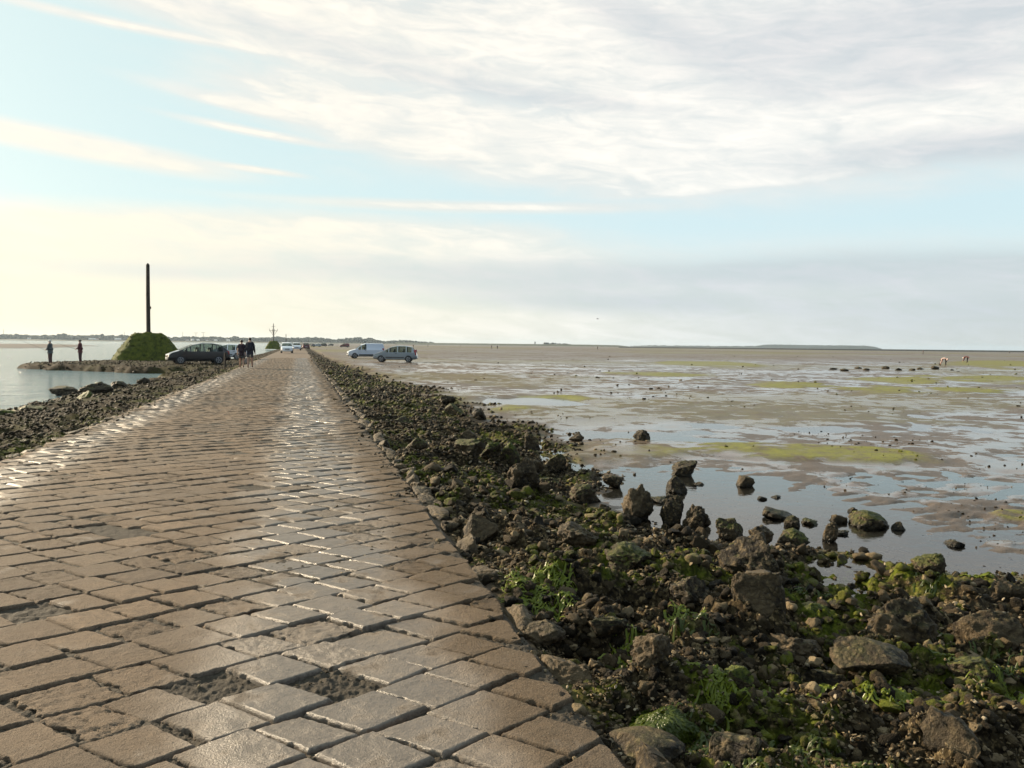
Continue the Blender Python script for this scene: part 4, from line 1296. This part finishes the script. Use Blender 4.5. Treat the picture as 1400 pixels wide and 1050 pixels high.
place_car('family', 271, 498.0, -.15, BLACK, 'black family car parked on the spit beside the tall pole mound', 'car', -100, 'parked_car')
place_car('hatch', 310, 491.5, -.15, PALE, 'pale silver hatchback half hidden behind the black car', 'car', -72, 'parked_car')
place_car('mpv', 541, 495.0, -.2, SILVER, 'silver family car parked on the flats right of the white van', 'car', -84, 'parked_car')
place_car('van', 500, 490.0, -.2, WHITEV, 'white delivery van parked on the flats beside the causeway', 'van', -98, 'delivery_van')
place_car('mpv', 392, 482.6, 0, WHITE, 'white car driving towards the viewer, first of the queue on the causeway', 'car', 180 - 2, 'moving_car', snap=False)
place_car('mpv', 405.5, 478.8, 0, PALE, 'pale car on the causeway directly behind the white one', 'car', 180 - 2, 'moving_car', snap=False)
place_car('mpv', 417.5, 477.6, -.02, MAROON, 'maroon car at the right road edge beside the oncoming queue', 'car', -6, 'parked_car', snap=False)
place_car('hatch', 399, 474.8, 0, WHITE, 'distant white car on the causeway beyond the oncoming pair', 'car', 178, 'moving_car', snap=False)
place_car('van', 471, 474.8, -.2, REDP, 'dark red van alone far out on the flats', 'van', -95, 'delivery_van')
place_car('hatch', 425.5, 474.0, -.1, GREYP, 'tiny dark grey car beyond the maroon one at the road edge', 'car', -30, 'parked_car')
place_car('hatch', 433, 474.0, -.2, PALE, 'tiny pale car parked between two dark cars beyond the bank', 'car', -110, 'parked_car')
place_car('mpv', 441, 473.6, -.2, BLACK, 'tiny black car parked beyond the bank right of the tiny pale car', 'car', -95, 'parked_car')
place_car('hatch', 452, 472.8, -.2, GREYP, 'farthest tiny grey car on the sand left of the dark red van', 'car', -95, 'parked_car')

# ------------------------------------------------------------------ people
SKIN = simple('skin', (.50, .30, .21), .55, 0, .08, 12)
HAIR = simple('dark_hair', (.025, .018, .012), .6, 0, .3, 40)


def skin_mesh(name, verts, edges, radii, root, sub=1):
    me = bpy.data.meshes.new(name + '_skeleton'); me.from_pydata(verts, edges, [])
    o = bpy.data.objects.new(name, me); COL.objects.link(o)
    o.modifiers.new('skin', 'SKIN')
    for i, d in enumerate(me.skin_vertices[0].data):
        r = radii[i]; d.radius = r if isinstance(r, tuple) else (r, r); d.use_root = (i == root)
    ss = o.modifiers.new('sub', 'SUBSURF'); ss.levels = sub; ss.render_levels = sub
    bpy.context.view_layer.update()
    ev = o.evaluated_get(bpy.context.evaluated_depsgraph_get())
    nm = bpy.data.meshes.new_from_object(ev); nm.name = name
    for p in nm.polygons: p.use_smooth = True
    bpy.data.objects.remove(o); bpy.data.meshes.remove(me)
    return nm


STAND = dict(pelvis=(0, 0, .95), waist=(0, 0, 1.10), chest=(0, .01, 1.32), neckb=(0, 0, 1.47), neck=(0, .01, 1.54), head=(0, .02, 1.64), crown=(0, .01, 1.71),
             shL=(-.18, 0, 1.42), elL=(-.23, -.02, 1.13), wrL=(-.24, .05, .88), shR=(.18, 0, 1.42), elR=(.23, -.02, 1.13), wrR=(.24, .05, .88),
             hipL=(-.09, 0, .90), knL=(-.10, .02, .50), anL=(-.10, -.01, .09), toL=(-.11, .14, .035), hipR=(.09, 0, .90), knR=(.10, .02, .50), anR=(.10, -.01, .09), toR=(.11, .14, .035))
RADII = dict(pelvis=(.155, .11), waist=(.15, .112), chest=(.165, .115), neckb=.07, neck=.052, head=(.078, .098), crown=(.055, .07), shL=.062, elL=.042, wrL=.030, shR=.062, elR=.042, wrR=.030,
             hipL=.088, knL=.058, anL=.040, toL=.032, hipR=.088, knR=.058, anR=.040, toR=.032)
BONES = [('pelvis', 'waist'), ('waist', 'chest'), ('chest', 'neckb'), ('neckb', 'neck'), ('neck', 'head'), ('head', 'crown'), ('neckb', 'shL'), ('shL', 'elL'), ('elL', 'wrL'), ('neckb', 'shR'), ('shR', 'elR'), ('elR', 'wrR'),
         ('pelvis', 'hipL'), ('hipL', 'knL'), ('knL', 'anL'), ('anL', 'toL'), ('pelvis', 'hipR'), ('hipR', 'knR'), ('knR', 'anR'), ('anR', 'toR')]


def sub_skeleton(J, keep_bones, grow, ends=None):
    names = []
    for a, b in keep_bones:
        for n in (a, b):
            if n not in names: names.append(n)
    vs = [Vector(J[n]) for n in names]
    for n, (toward, f) in (ends or {}).items():
        if n in names: vs[names.index(n)] = Vector(J[n]).lerp(Vector(J[toward]), f)
    rs = []
    for n in names:
        r = RADII[n]
        r = tuple(q * 1.12 for q in r) if isinstance(r, tuple) else r * 1.12
        rs.append(tuple(q + grow for q in r) if isinstance(r, tuple) else r + grow)
    return [tuple(v) for v in vs], [(names.index(a), names.index(b)) for a, b in keep_bones], rs


def make_person(loc, rz, label, pose=None, shirt=None, trousers=None, shorts=False, sleeves=True, hair=HAIR, hat=None, group=None, scale=1.0, extras=None, fingers=True):
    J = dict(STAND); J.update(pose or {})
    root = empty('person', loc, rz); root.scale = (scale,) * 3
    tag(root, label, 'person', group)
    vs, es, rs = sub_skeleton(J, BONES, 0)
    names = []
    for a, b in BONES:
        for n in (a, b):
            if n not in names: names.append(n)
    # nose, hands with fingers
    hd = Vector(J['head']); face = (Vector(J.get('face', (0, 1, 0)))).normalized()
    vs.append(tuple(hd + face * .105 - Vector((0, 0, .02)))); rs.append(.014); es.append((names.index('head'), len(vs) - 1))
    for s in 'LR':
        w = Vector(J['wr' + s]); d = (w - Vector(J['el' + s])).normalized()
        sidev = d.cross(Vector((0, 1, 0)));
        if sidev.length < .1: sidev = d.cross(Vector((1, 0, 0)))
        sidev.normalize(); palm = d.cross(sidev).normalized()
        i0 = names.index('wr' + s)
        vs.append(tuple(w + d * .07)); rs.append((.020, .036)); ip = len(vs) - 1; es.append((i0, ip))
        if fingers:
            for k, (off, ln) in enumerate(((-.030, .065), (-.010, .080), (.010, .075), (.028, .058))):
                a = w + d * .095 + palm * off
                b = a + d * ln * .55 + sidev * .012; c = b + d * ln * .4 + sidev * .022
                n = len(vs); vs += [tuple(a), tuple(b), tuple(c)]; rs += [.010, .0088, .007]; es += [(ip, n), (n, n + 1), (n + 1, n + 2)]
            a = w + d * .04 - palm * .045; b = a + d * .045 - palm * .02
            n = len(vs); vs += [tuple(a), tuple(b)]; rs += [.011, .009]; es += [(ip, n), (n, n + 1)]
    link('body', skin_mesh('body', vs, es, rs, names.index('pelvis'), 1), SKIN, root)
    # clothing
    tb_ = [b for b in BONES if b in (('pelvis', 'waist'), ('waist', 'chest'), ('chest', 'neckb'), ('neckb', 'shL'), ('neckb', 'shR'))] + [('shL', 'elL'), ('shR', 'elR')] + ([('elL', 'wrL'), ('elR', 'wrR')] if sleeves == 'long' else [])
    ends = {'neckb': ('neck', .1)} if sleeves == 'long' else {'elL': ('shL', .25), 'elR': ('shR', .25)}
    v, e, r = sub_skeleton(J, tb_, .016, ends)
    pv_ = Vector(J['pelvis']) + (Vector(J['pelvis']) - Vector(J['waist'])).normalized() * (.16 if sleeves == 'long' else .10)
    v.append(tuple(pv_)); e.append((0, len(v) - 1)); r.append((.185, .135))
    link('shirt' if sleeves != 'long' else 'jacket', skin_mesh('shirt', v, e, r, 0, 1), shirt, root)
    lb = [('pelvis', 'waist'), ('pelvis', 'hipL'), ('hipL', 'knL'), ('pelvis', 'hipR'), ('hipR', 'knR')] + ([] if shorts else [('knL', 'anL'), ('knR', 'anR')])
    ends = {'waist': ('pelvis', .25)}
    if shorts: ends.update({'knL': ('hipL', .12), 'knR': ('hipR', .12)})
    v, e, r = sub_skeleton(J, lb, .02, ends)
    link('shorts' if shorts else 'trousers', skin_mesh('trousers', v, e, r, 0, 1), trousers, root)
    for s in 'LR':
        v = [J['an' + s], tuple(Vector(J['an' + s]).lerp(Vector(J['to' + s]), .5)), J['to' + s]]
        v[0] = (v[0][0], v[0][1], v[0][2] - .03)
        link('shoe', skin_mesh('shoe', v, [(0, 1), (1, 2)], [.052, .048, .042], 0, 1), TRIM, root)
    V, T = ico(3)
    V = V * np.array([.088, .108, .085]); V = V[:, :] + np.array([0, -.018, .045])
    # keep the skull cap: open over the face
    me = fast_mesh('hair', V * np.array([1, 1, 1]), T[[bool((V[t][:, 2].mean() > .03) or (V[t][:, 1].mean() < .0 and V[t][:, 2].mean() > -.03)) for t in T]])
    up = (Vector(J['crown']) - Vector(J['neck'])).normalized()
    ho = link('hair' if hat is None else 'cap', me, hat or hair, root)
    ho.location = hd
    ho.rotation_euler = up.to_track_quat('Z', 'Y').to_euler() if abs(up.z) < .9 else (0, 0, 0)
    for fn in (extras or []): fn(root, J)
    return root


NAVY = simple('navy_cloth', (.018, .020, .035), .85, 0, .2, 15); DARKP = simple('plum_cloth', (.035, .018, .028), .85, 0, .2, 15); DENIM = simple('grey_cloth', (.10, .10, .10), .85, 0, .2, 15)
BURG = simple('burgundy_cloth', (.15, .045, .045), .85, 0, .2, 15); WADER = simple('brown_waders', (.12, .062, .056), .7, 0, .2, 15); TEAL = simple('slate_cloth', (.10, .11, .11), .85, 0, .2, 15)
PINK = simple('pale_pink_cloth', (.55, .40, .36), .85, 0, .1, 15); BLK = simple('black_cloth', (.015, .014, .016), .85, 0, .2, 15); BAGM = simple('grey_bag', (.28, .28, .27), .8, 0, .15, 10); WOODR = simple('rod_wood', (.04, .03, .02), .5)


def stride(f, arms=.12):
    P = dict(STAND)
    return dict(knL=(-.10, .10 * f, .51), anL=(-.10, .16 * f, .09), toL=(-.11, .16 * f + .15, .04), knR=(.10, -.02 * f + .03, .50), anR=(.10, -.20 * f, .12), toR=(.11, -.20 * f + .14, .045),
                wrL=(-.25, -arms + .06, .89), wrR=(.25, arms + .06, .89))


def backpack(root, J):
    c = Vector(J['chest'])
    MB().box((c.x, c.y - .20, c.z - .06), (.30, .17, .46)).build('backpack', NAVY, root, True, .06)


xw, yw = ground(330.5, 503.0)
make_person((xw, yw, .012), rad(4), 'walker in dark t-shirt and cut-off trousers on the left of the road pair', stride(1.0), DARKP, DENIM, shorts=True, scale=.97)
xb, yb = ground(342, 503.2)
p2 = make_person((xb, yb, .012), rad(-2), 'taller walker in navy jacket and grey shorts on the right of the road pair', stride(-.8), NAVY, DENIM, shorts=True, sleeves='long', scale=1.06, extras=[backpack])
# bag carried between the walkers
xq, yq = ground(336.6, 503)
bag = empty('carrier_bag', (xq, yq + .05, .42))
tag(bag, 'grey carrier bag carried between the two walkers on the road', 'bag')
V, T = rock_shape(4, 55, 'lump', .06); V = V * np.array([.15, .11, .19]); V[:, :2] *= (1 - .25 * np.clip(V[:, 2:3] / .19, 0, 1))
link('sack', fast_mesh('sack', V, T), BAGM, bag)
MB().tube([(-.07, 0, .16), (-.05, 0, .30), (.02, 0, .36), (.06, 0, .30), (.07, 0, .16)], .009, 6).build('handle', BAGM, bag, True)

fish = dict(elL=(-.24, .04, 1.14), wrL=(-.12, .24, 1.05), elR=(.24, .04, 1.14), wrR=(.10, .26, 1.10))


def put(px, py, z0=-.2):
    z = z0
    for _ in range(4):
        x, y = ground(px, py, z); z = H(x, y)
    return x, y, z


def stand(px, py, zmin=-.32):
    """the dry point along a sight line's bearing whose ground shows nearest to py"""
    d = ray(px, py); a = math.atan2(d[0], d[1]); rs = np.linspace(40, 80, 161)
    X, Y = rs * math.sin(a), rs * math.cos(a); Z = terrain(X, Y)[0]
    P = np.stack([X, Y, Z - CZ], 1); ys = H_ / 2 - F * (P @ upv) / (P @ fwd)
    i = int(np.argmin(np.abs(ys - py) + 1000 * (Z < zmin)))
    return float(X[i]), float(Y[i]), float(Z[i])


CAPM = simple('white_cap', (.75, .73, .68), .8)
x, y, z = stand(69, 498)
make_person((x, y, max(z, SEA_Z + .2)), rad(75), 'angler in slate top and brown waders with white cap near the spit tip', fish, TEAL, WADER, sleeves='long', hat=CAPM, scale=1.02)
rod = MB().tube([(.0, .3, 1.0), (.02, .9, 1.25), (.03, 2.2, 1.75)], [.014, .010, .004], 6).build('fishing_rod', WOODR)
rod.location = (x, y, max(z, SEA_Z + .2)); rod.rotation_euler = (0, 0, rad(75)); tag(rod, 'thin dark fishing rod held by the angler at the spit tip', 'fishing rod')
x, y, z = stand(110, 496)
make_person((x, y, max(z, SEA_Z + .2)), rad(82), 'angler in burgundy jacket facing the sea beside the pole mound', fish, BURG, WADER, sleeves='long', hat=BLK, scale=.97)
rod = MB().tube([(.0, .3, 1.0), (.02, .9, 1.2), (.03, 2.1, 1.6)], [.014, .010, .004], 6).build('fishing_rod', WOODR)
rod.location = (x, y, max(z, SEA_Z + .2)); rod.rotation_euler = (0, 0, rad(82)); tag(rod, 'thin dark fishing rod held by the burgundy angler', 'fishing rod')

bend = dict(pelvis=(0, -.10, .92), waist=(0, .06, 1.0), chest=(0, .28, .98), neckb=(0, .42, .92), neck=(0, .48, .88), head=(0, .56, .82), crown=(0, .62, .78), face=(0, .3, -1),
            shL=(-.18, .38, .90), elL=(-.20, .45, .58), wrL=(-.14, .55, .34), shR=(.18, .38, .90), elR=(.20, .45, .58), wrR=(.14, .58, .30),
            hipL=(-.10, -.10, .88), knL=(-.16, -.06, .48), anL=(-.18, -.10, .09), toL=(-.20, .05, .035), hipR=(.10, -.10, .88), knR=(.16, .02, .48), anR=(.18, .02, .09), toR=(.20, .17, .035))
x, y, z = put(1292.5, 500.5, -.42)
make_person((x, y, z), rad(90) - math.atan2(x, y) + rad(-15), 'shellfish gatherer in pale top bending low over the flats beside a bucket', bend, PINK, BLK, sleeves='long', scale=.92)
xk, yk, zk = put(1285, 499.6, -.42)
bk = MB().lathe_y([(.11, 0), (.15, .28)], (0, 0, 0), 16)
bk = bk.build('bucket', TRIM, None, True); bk.rotation_euler = (rad(90), 0, 0); bk.location = (xk, yk, zk - .01); tag(bk, 'dark bucket on the mud beside the bending gatherer', 'bucket')
hb = MB().tube([(-.15, .28, 0), (-.10, .36, .02), (0, .40, .03), (.10, .36, .02), (.15, .28, 0)], .008, 6).build('handle', TRIM, bk)
x, y, z = put(1322, 496, -.42)
make_person((x, y, z), rad(80) - math.atan2(x, y), 'stooping gatherer in dark red top and pale hat farther out on the flats', bend, BURG, BLK, sleeves='long', hat=CAPM, scale=.9)
proto = None
for (px, py, lab) in ((1262, 484.5, None), (680, 477.2, None), (672, 477.0, None), (585, 474.6, None), (817, 478, None), (971, 477.6, None), (630, 474, None), (565, 475.5, None), (1380, 484, None)):
    x, y, z = put(px, py, -.3)
    d = depth(x, y)
    if proto is None:
        proto = make_person((x, y, z), 1.0, 'tiny dark figure walking far out on the open flats', stride(.8), BLK, TEAL, group='tiny figures far out on the flats', fingers=False)
        kids = list(proto.children)
    else:
        c = proto.copy(); COL.objects.link(c); c.location = (x, y, z); c.rotation_euler = (0, 0, random.uniform(0, 6))
        for k in kids:
            q = k.copy(); COL.objects.link(q); q.parent = c

# ------------------------------------------------------------------ beacons, posts
def mat_mound():
    m, nt, out = new_mat('weedy_mound'); t = NT(nt)
    p = t.objc()
    n = t.noise(p, 2.5, 6, .65); n2 = t.noise(p, 14, 5, .7)
    col = t.mix(t.step(.3, .7, n), (0.034, 0.044, 0.007), (0.115, 0.135, 0.012))
    col = t.mix(t.step(.5, .7, n2), col, (0.150, 0.155, 0.014))
    col = t.mix(t.step(.62, .75, n), col, (0.045, 0.032, 0.016))
    t.bsdf(out, col, .8, t.bump(t.math('ADD', n, n2), .9, .12), .15)
    return m


M['mound'] = mat_mound()
WOOD = simple('weathered_timber', (.055, .042, .030), .85, 0, .3, 5, bump=.6)
IRON = simple('rusty_iron', (.06, .04, .03), .7, .2, .3, 20)


def mound(root, base, top, hgt, seed):
    n = 26; V = []; T = []
    for i in range(n + 1):
        f = i / n; hw = base / 2 + (top - base) / 2 * f ** 1.15 - .35 * max(0, f - .85) ** 2 * 20
        for k in range(4 * n):
            s, u = divmod(k, n); u = u / n * 2 - 1
            p = [(u, -1), (1, u), (-u, 1), (-1, -u)][s]; q = (p[0] ** 4 + p[1] ** 4) ** .25; p = (p[0] / q, p[1] / q)
            V.append((p[0] * hw, p[1] * hw, f * hgt))
    m = 4 * n
    for i in range(n):
        for k in range(m):
            T.append((i * m + k, i * m + (k + 1) % m, (i + 1) * m + (k + 1) % m, (i + 1) * m + k))
    V = np.array(V); nb = len(V)
    # top cap
    for k in range(m - 0):
        T.append((n * m + k, n * m + (k + 1) % m, nb, nb))
    V = np.concatenate([V, [[0, 0, hgt * 1.01]]])
    nr = V.copy(); nr[:, 2] = (V[:, 2] - hgt * .3); nr /= np.linalg.norm(nr, axis=1, keepdims=True)
    V = V + nr * (.07 * noise3(V * 1.2 + seed, 3) + .05 * noise3(V * 3.3, 4) + .05 * np.abs(noise3(V * 8, 5)))[:, None]
    vs = [tuple(v) for v in V]; fs = [t if t[2] != t[3] else t[:3] for t in T]
    ob = MB().add(vs, fs)
    # tufts of weed
    g = np.random.default_rng(seed); L2, T2 = ico(2)
    for k in range(220):
        i = int(g.integers(nb)); s = g.uniform(.04, .10)
        if g.random() < .25: i = int(g.integers(n)) * m + int(g.integers(4)) * n
        P = L2 * s * np.array([1, 1, .7]) * (1 + .35 * noise3(L2 * 2 + k, 2))[:, None] + V[i]
        ob.add([tuple(p) for p in P], [tuple(t) for t in T2])
    return ob.build('stone_mound', M['mound'], root, True)


xm, ym = ground(194, 494.5, -.2)
b1 = empty('refuge_beacon', (xm + .1, ym + 2.6, -.32), rad(11))
tag(b1, 'green weed-covered stone mound with one tall bare pole on the spit', 'beacon')
mound(b1, 6.2, 2.45, 2.62, 5)
pm = MB().tube([(0, 0, 2.4), (0, 0, 6.0), (0.02, 0, 8.72), (0.02, 0, 8.86)], [.18, .165, .15, .05], 8)
pm.build('pole', WOOD, b1)
MB().box((.20, 0, 4.9), (.10, .12, .22)).build('bracket', IRON, b1)
MB().tube([(-.0, 0, 2.45), (0, 0, 2.75)], [.34, .26], 8).build('pole_socket', WOOD, b1)

xm, ym = ground(374, 476.5, -.15)
b2 = empty('refuge_beacon', (xm, ym, -.3), 0)
tag(b2, 'distant small mound with a pole and branching rescue cage beside the causeway', 'beacon')
mound(b2, 4.6, 1.9, 2.3, 8)
MB().tube([(0, 0, 2.1), (0, 0, 7.2)], [.13, .09], 8).build('pole', WOOD, b2)
cg = MB()
for a in range(4):
    c, s = math.cos(a * math.pi / 2 + .3), math.sin(a * math.pi / 2 + .3)
    cg.tube([(0, 0, 3.6), (.5 * c, .5 * s, 4.5), (1.1 * c, 1.1 * s, 5.2), (1.12 * c, 1.12 * s, 5.7)], .055, 6)
cg.tube([(1.05 * math.cos(q), 1.05 * math.sin(q), 5.15) for q in np.linspace(0, 2 * math.pi, 17)], .05, 6)
cg.tube([(-.5, 0, 6.3), (.5, 0, 6.3)], .05, 6)
cg.build('rescue_cage', IRON, b2)
MB().tube([(-.55, -2.0, .3), (-.5, -.95, 2.3), (-.45, -.3, 3.2)], .05, 6).build('ladder', IRON, b2)

for px, pyb, pyt, rr, lab in ((307.5, 503.5, 481, .07, 'short dark wooden post at the left road edge beside the black car'), (393, 476, 457, .10, 'distant thin marker post left of the oncoming cars')):
    x, y = ground(px, pyb, -.05); D = depth(x, y); h = (pyb - pyt) * D / F
    if px > 350: x -= .4
    po = MB().tube([(0, 0, -.25), (.01, 0, h * .5), (0.02, 0, h), (.02, 0, h + .03)], [rr, rr * .95, rr * .85, rr * .5], 8).build('marker_post', WOOD, None, False)
    po.location = (x, y, min(0, H(x, y))); tag(po, lab, 'post')

# gull
gx, gy = ray(817, 436)[0], ray(817, 436)[1]
gp = ray(817, 436) * 90 + np.array([0, 0, CZ])
gb = bpy.data.objects.new('gull', skin_mesh('gull', [(0, 0, 0), (0, .18, .01), (0, .26, .03), (0, -.2, 0), (0, -.3, 0), (-.22, .06, .10), (-.5, -.02, .05), (.22, .06, .10), (.5, -.02, .05)],
                                             [(0, 1), (1, 2), (0, 3), (3, 4), (0, 5), (5, 6), (0, 7), (7, 8)], [.07, .05, .025, .05, .02, (.02, .06), (.008, .02), (.02, .06), (.008, .02)], 0, 1))
gb.data.materials.append(simple('gull_feathers', (.12, .12, .13), .8)); COL.objects.link(gb)
gb.location = gp; gb.scale = (.55,) * 3; gb.rotation_euler = (0, 0, .9); tag(gb, 'tiny gull flying above the flats near the horizon', 'bird')

# ------------------------------------------------------------------ far shores
def mat_far(name, a, b):
    m, nt, out = new_mat(name); t = NT(nt)
    p = t.pos()
    t.bsdf(out, t.mix(t.noise(p, .04, 5, .6), a, b), .9, None, .2)
    return m


M['farland'] = mat_far('far_land', (.055, .055, .035), (.11, .10, .06))
M['fartree'] = mat_far('far_leaves', (.012, .018, .010), (.026, .033, .017))
M['farwall'] = mat_far('far_white_wall', (.75, .74, .70), (.82, .80, .76))
M['farroof'] = mat_far('far_roof', (.22, .10, .07), (.28, .13, .09))


def land_strip(name, px0, px1, dist, prof, width, mat, n=160):
    """a low bank of land following a circle of the given radius; prof(px) gives its height"""
    V, T = [], []
    for i in range(n + 1):
        px = px0 + (px1 - px0) * i / n
        a = az_el(px, 470)[0]; h = prof(px)
        for rr_, zz_ in ((dist, -.9), (dist + width * .12, h * .75 - .3), (dist + width * .4, h), (dist + width, h * .9), (dist + width * 1.2, -.9)):
            V.append((rr_ * math.sin(a), rr_ * math.cos(a), zz_))
    for i in range(n):
        for k in range(4):
            b = i * 5 + k; T.append((b, b + 5, b + 6, b + 1))
    o = link(name, fast_mesh(name, np.array(V), np.array(T)), mat); tag(o, kind='structure')
    return o


def far_trees(name, label, px0, px1, dist, width, prof, n, seed, size=(2.5, 6)):
    g = np.random.default_rng(seed); L1, T1 = ico(2)
    vs, fs = [], []; nv = 0
    for k in range(n):
        px = g.uniform(px0, px1); a = az_el(px, 470)[0]; top = prof(px)
        if top < 1: continue
        rr_ = dist + g.uniform(.1, .7) * width; s = g.uniform(*size)
        z = max(s * .4, g.random() ** .6 * top - s * .5)
        P = L1 * s * np.array([1, 1, g.uniform(.6, 1.0)]) * (1 + .35 * noise3(L1 * 1.7 + k * 1.3, seed))[:, None]
        P = P + np.array([rr_ * math.sin(a), rr_ * math.cos(a), z])
        vs.append(P); fs.append(T1 + nv); nv += len(P)
    o = link(name, fast_mesh(name, np.concatenate(vs), np.concatenate(fs)), M['fartree']); tag(o, label, 'woodland', kind='stuff')


def prof_left(px):
    q = noise2(np.array([px / 14.0]), np.array([.5]), 5)[0] + .7 * noise2(np.array([px / 5.0]), np.array([2.5]), 6)[0]
    return 13.5 + 3.0 * q


def prof_mid(px):
    return float(np.interp(px, [395, 405, 420, 440, 455, 470, 485, 505, 520, 535, 550, 566, 578, 590], [12, 14, 16, 15, 10, 14, 16, 15, 9, 8, 10, 9, 6, 2])) + 2.0 * float(noise2(np.array([px / 4.0]), np.array([.3]), 8)[0])


land_strip('far_shore', -260, 600, 2050, lambda px: float(np.interp(px, [-260, 400, 560, 600], [3.5, 3.5, 2.5, 2.0])), 300, M['farland'])
far_trees('far_woodland', 'hazy line of trees along the far shore behind the sea', -120, 400, 2080, 240, prof_left, 2600, 3)
far_trees('far_coppice', 'hazy clumps of trees beyond the end of the causeway', 392, 592, 2080, 240, prof_mid, 1300, 4)
land_strip('far_dyke', 540, 862, 2000, lambda px: float(np.interp(px, [540, 800, 845, 862], [4.6, 4.4, 3.6, .5])), 120, mat_far('dyke_grass', (.05, .055, .025), (.08, .08, .04)))
land_strip('far_tide_bank', 846, 1500, 900, lambda px: float(np.interp(px, [846, 900, 1200, 1500], [.6, .9, 1.1, 1.3])), 60, mat_far('dark_bank', (.018, .020, .018), (.03, .032, .028)))
far_trees('farm_trees', 'small clump of trees around the lone farm on the dyke', 742, 782, 2060, 80, lambda px: float(np.interp(px, [742, 752, 757, 762, 775, 782], [4.5, 6.5, 9.5, 6.5, 6.5, 4])), 110, 6, (1.6, 3))
land_strip('far_island', 1030, 1206, 4200, lambda px: float(np.interp(px, [1030, 1045, 1060, 1100, 1180, 1196, 1206], [8, 17, 19, 17.5, 17, 12, 2])) + .6 * float(noise2(np.array([px / 6.]), np.array([.1]), 4)[0]), 400, M['fartree'])
land_strip('far_coast', 862, 1040, 4100, lambda px: float(np.interp(px, [862, 895, 960, 1040], [3, 8, 7, 9])) + 1.5 * float(noise2(np.array([px / 4.]), np.array([.7]), 4)[0]), 300, M['fartree'])


def house(px, dist, z, w, d, h, rh, wall, roof, label, name, group=None, proto_=None):
    a = az_el(px, 470)[0]
    loc = (dist * math.sin(a), dist * math.cos(a), z)
    root = empty(name, loc, -a + rad(random.uniform(-25, 25))); tag(root, label, 'house', group)
    MB().box((0, 0, h / 2), (w, d, h)).build('wall', wall, root)
    MB().add([(-w / 2 - .3, -d / 2 - .3, h + .003), (w / 2 + .3, -d / 2 - .3, h + .003), (w / 2 + .3, d / 2 + .3, h + .003), (-w / 2 - .3, d / 2 + .3, h + .003), (-w / 2, 0, h + rh), (w / 2, 0, h + rh)],
             [(0, 1, 5, 4), (2, 3, 4, 5), (1, 2, 5), (3, 0, 4), (3, 2, 1, 0)]).build('roof', roof, root)
    for sx in (-.28, .28):
        MB().box((sx * w, -d / 2 - .02, h * .5), (w * .12, .06, h * .35)).build('window', PANE, root)
    return root


for k, px in enumerate((40, 124, 129, 133, 159, 163, 256, 263, 271, 283, 295, 312, 372)):
    house(px, 2010, 3.2, random.uniform(5, 8), 5, random.uniform(2.2, 3.4), 1.2, M['farwall'], M['farwall'] if k % 3 else M['farroof'], 'tiny white cottage at the foot of the trees on the far shore', 'white_cottage', 'white cottages along the far shore')
house(747, 2030, 4.2, 13, 8, 2.6, 2.0, M['fartree'], M['fartree'], 'lone dark farmhouse among trees on the low dyke', 'farmhouse')
a = az_el(731.5, 470)[0]
tw = empty('water_tower', (2020 * math.sin(a), 2020 * math.cos(a), 4.0)); tag(tw, 'small dark tower left of the lone farm on the dyke', 'tower')
MB().tube([(0, 0, 0), (0, 0, 4.5)], [1.5, 1.3], 10).build('shaft', M['fartree'], tw)
MB().tube([(0, 0, 4.5), (0, 0, 5.1), (0, 0, 6.2), (0, 0, 6.6)], [1.5, 2.0, 1.9, .6], 10).build('tank', M['fartree'], tw)
for k, (px, hh) in enumerate(((250, 22), (268, 20), (278, 21), (170, 20), (5, 21))):
    a = az_el(px, 470)[0]
    ms = MB().tube([(0, 0, 0), (0, 0, hh)], [.55, .3], 6)
    if k in (1, 2): ms.box((0, 0, hh - .5), (9, .6, .7), Matrix.Rotation(-a, 3, 'Z'))
    o = ms.build('mast', M['fartree']); o.location = (2040 * math.sin(a), 2040 * math.cos(a), 3)
    tag(o, ['slender mast rising over the far trees left of the black car', 'lattice mast with crossbar above the far trees over the black car', 'second crossbar mast just right of the first over the far trees', 'faint mast on the far shore left of the tall pole', 'faint mast on the far shore at the left picture edge'][k], 'mast')

# ------------------------------------------------------------------ haze
hz = MB().box((0, 0, 13.0), (10400, 10400, 29.5)).build('haze', None)
m, nt, out = new_mat('haze_air')
pv = nt.nodes.new('ShaderNodeVolumePrincipled')
pv.inputs['Color'].default_value = (.70, .85, 1.0, 1); pv.inputs['Density'].default_value = .00009; pv.inputs['Anisotropy'].default_value = .3
nt.links.new(pv.outputs[0], out.inputs['Volume'])
hz.data.materials.append(m); tag(hz, kind='stuff')

scene.cycles.use_denoising = True
scene.cycles.volume_bounces = 0
scene.cycles.max_bounces = 6
scene.cycles.transparent_max_bounces = 12
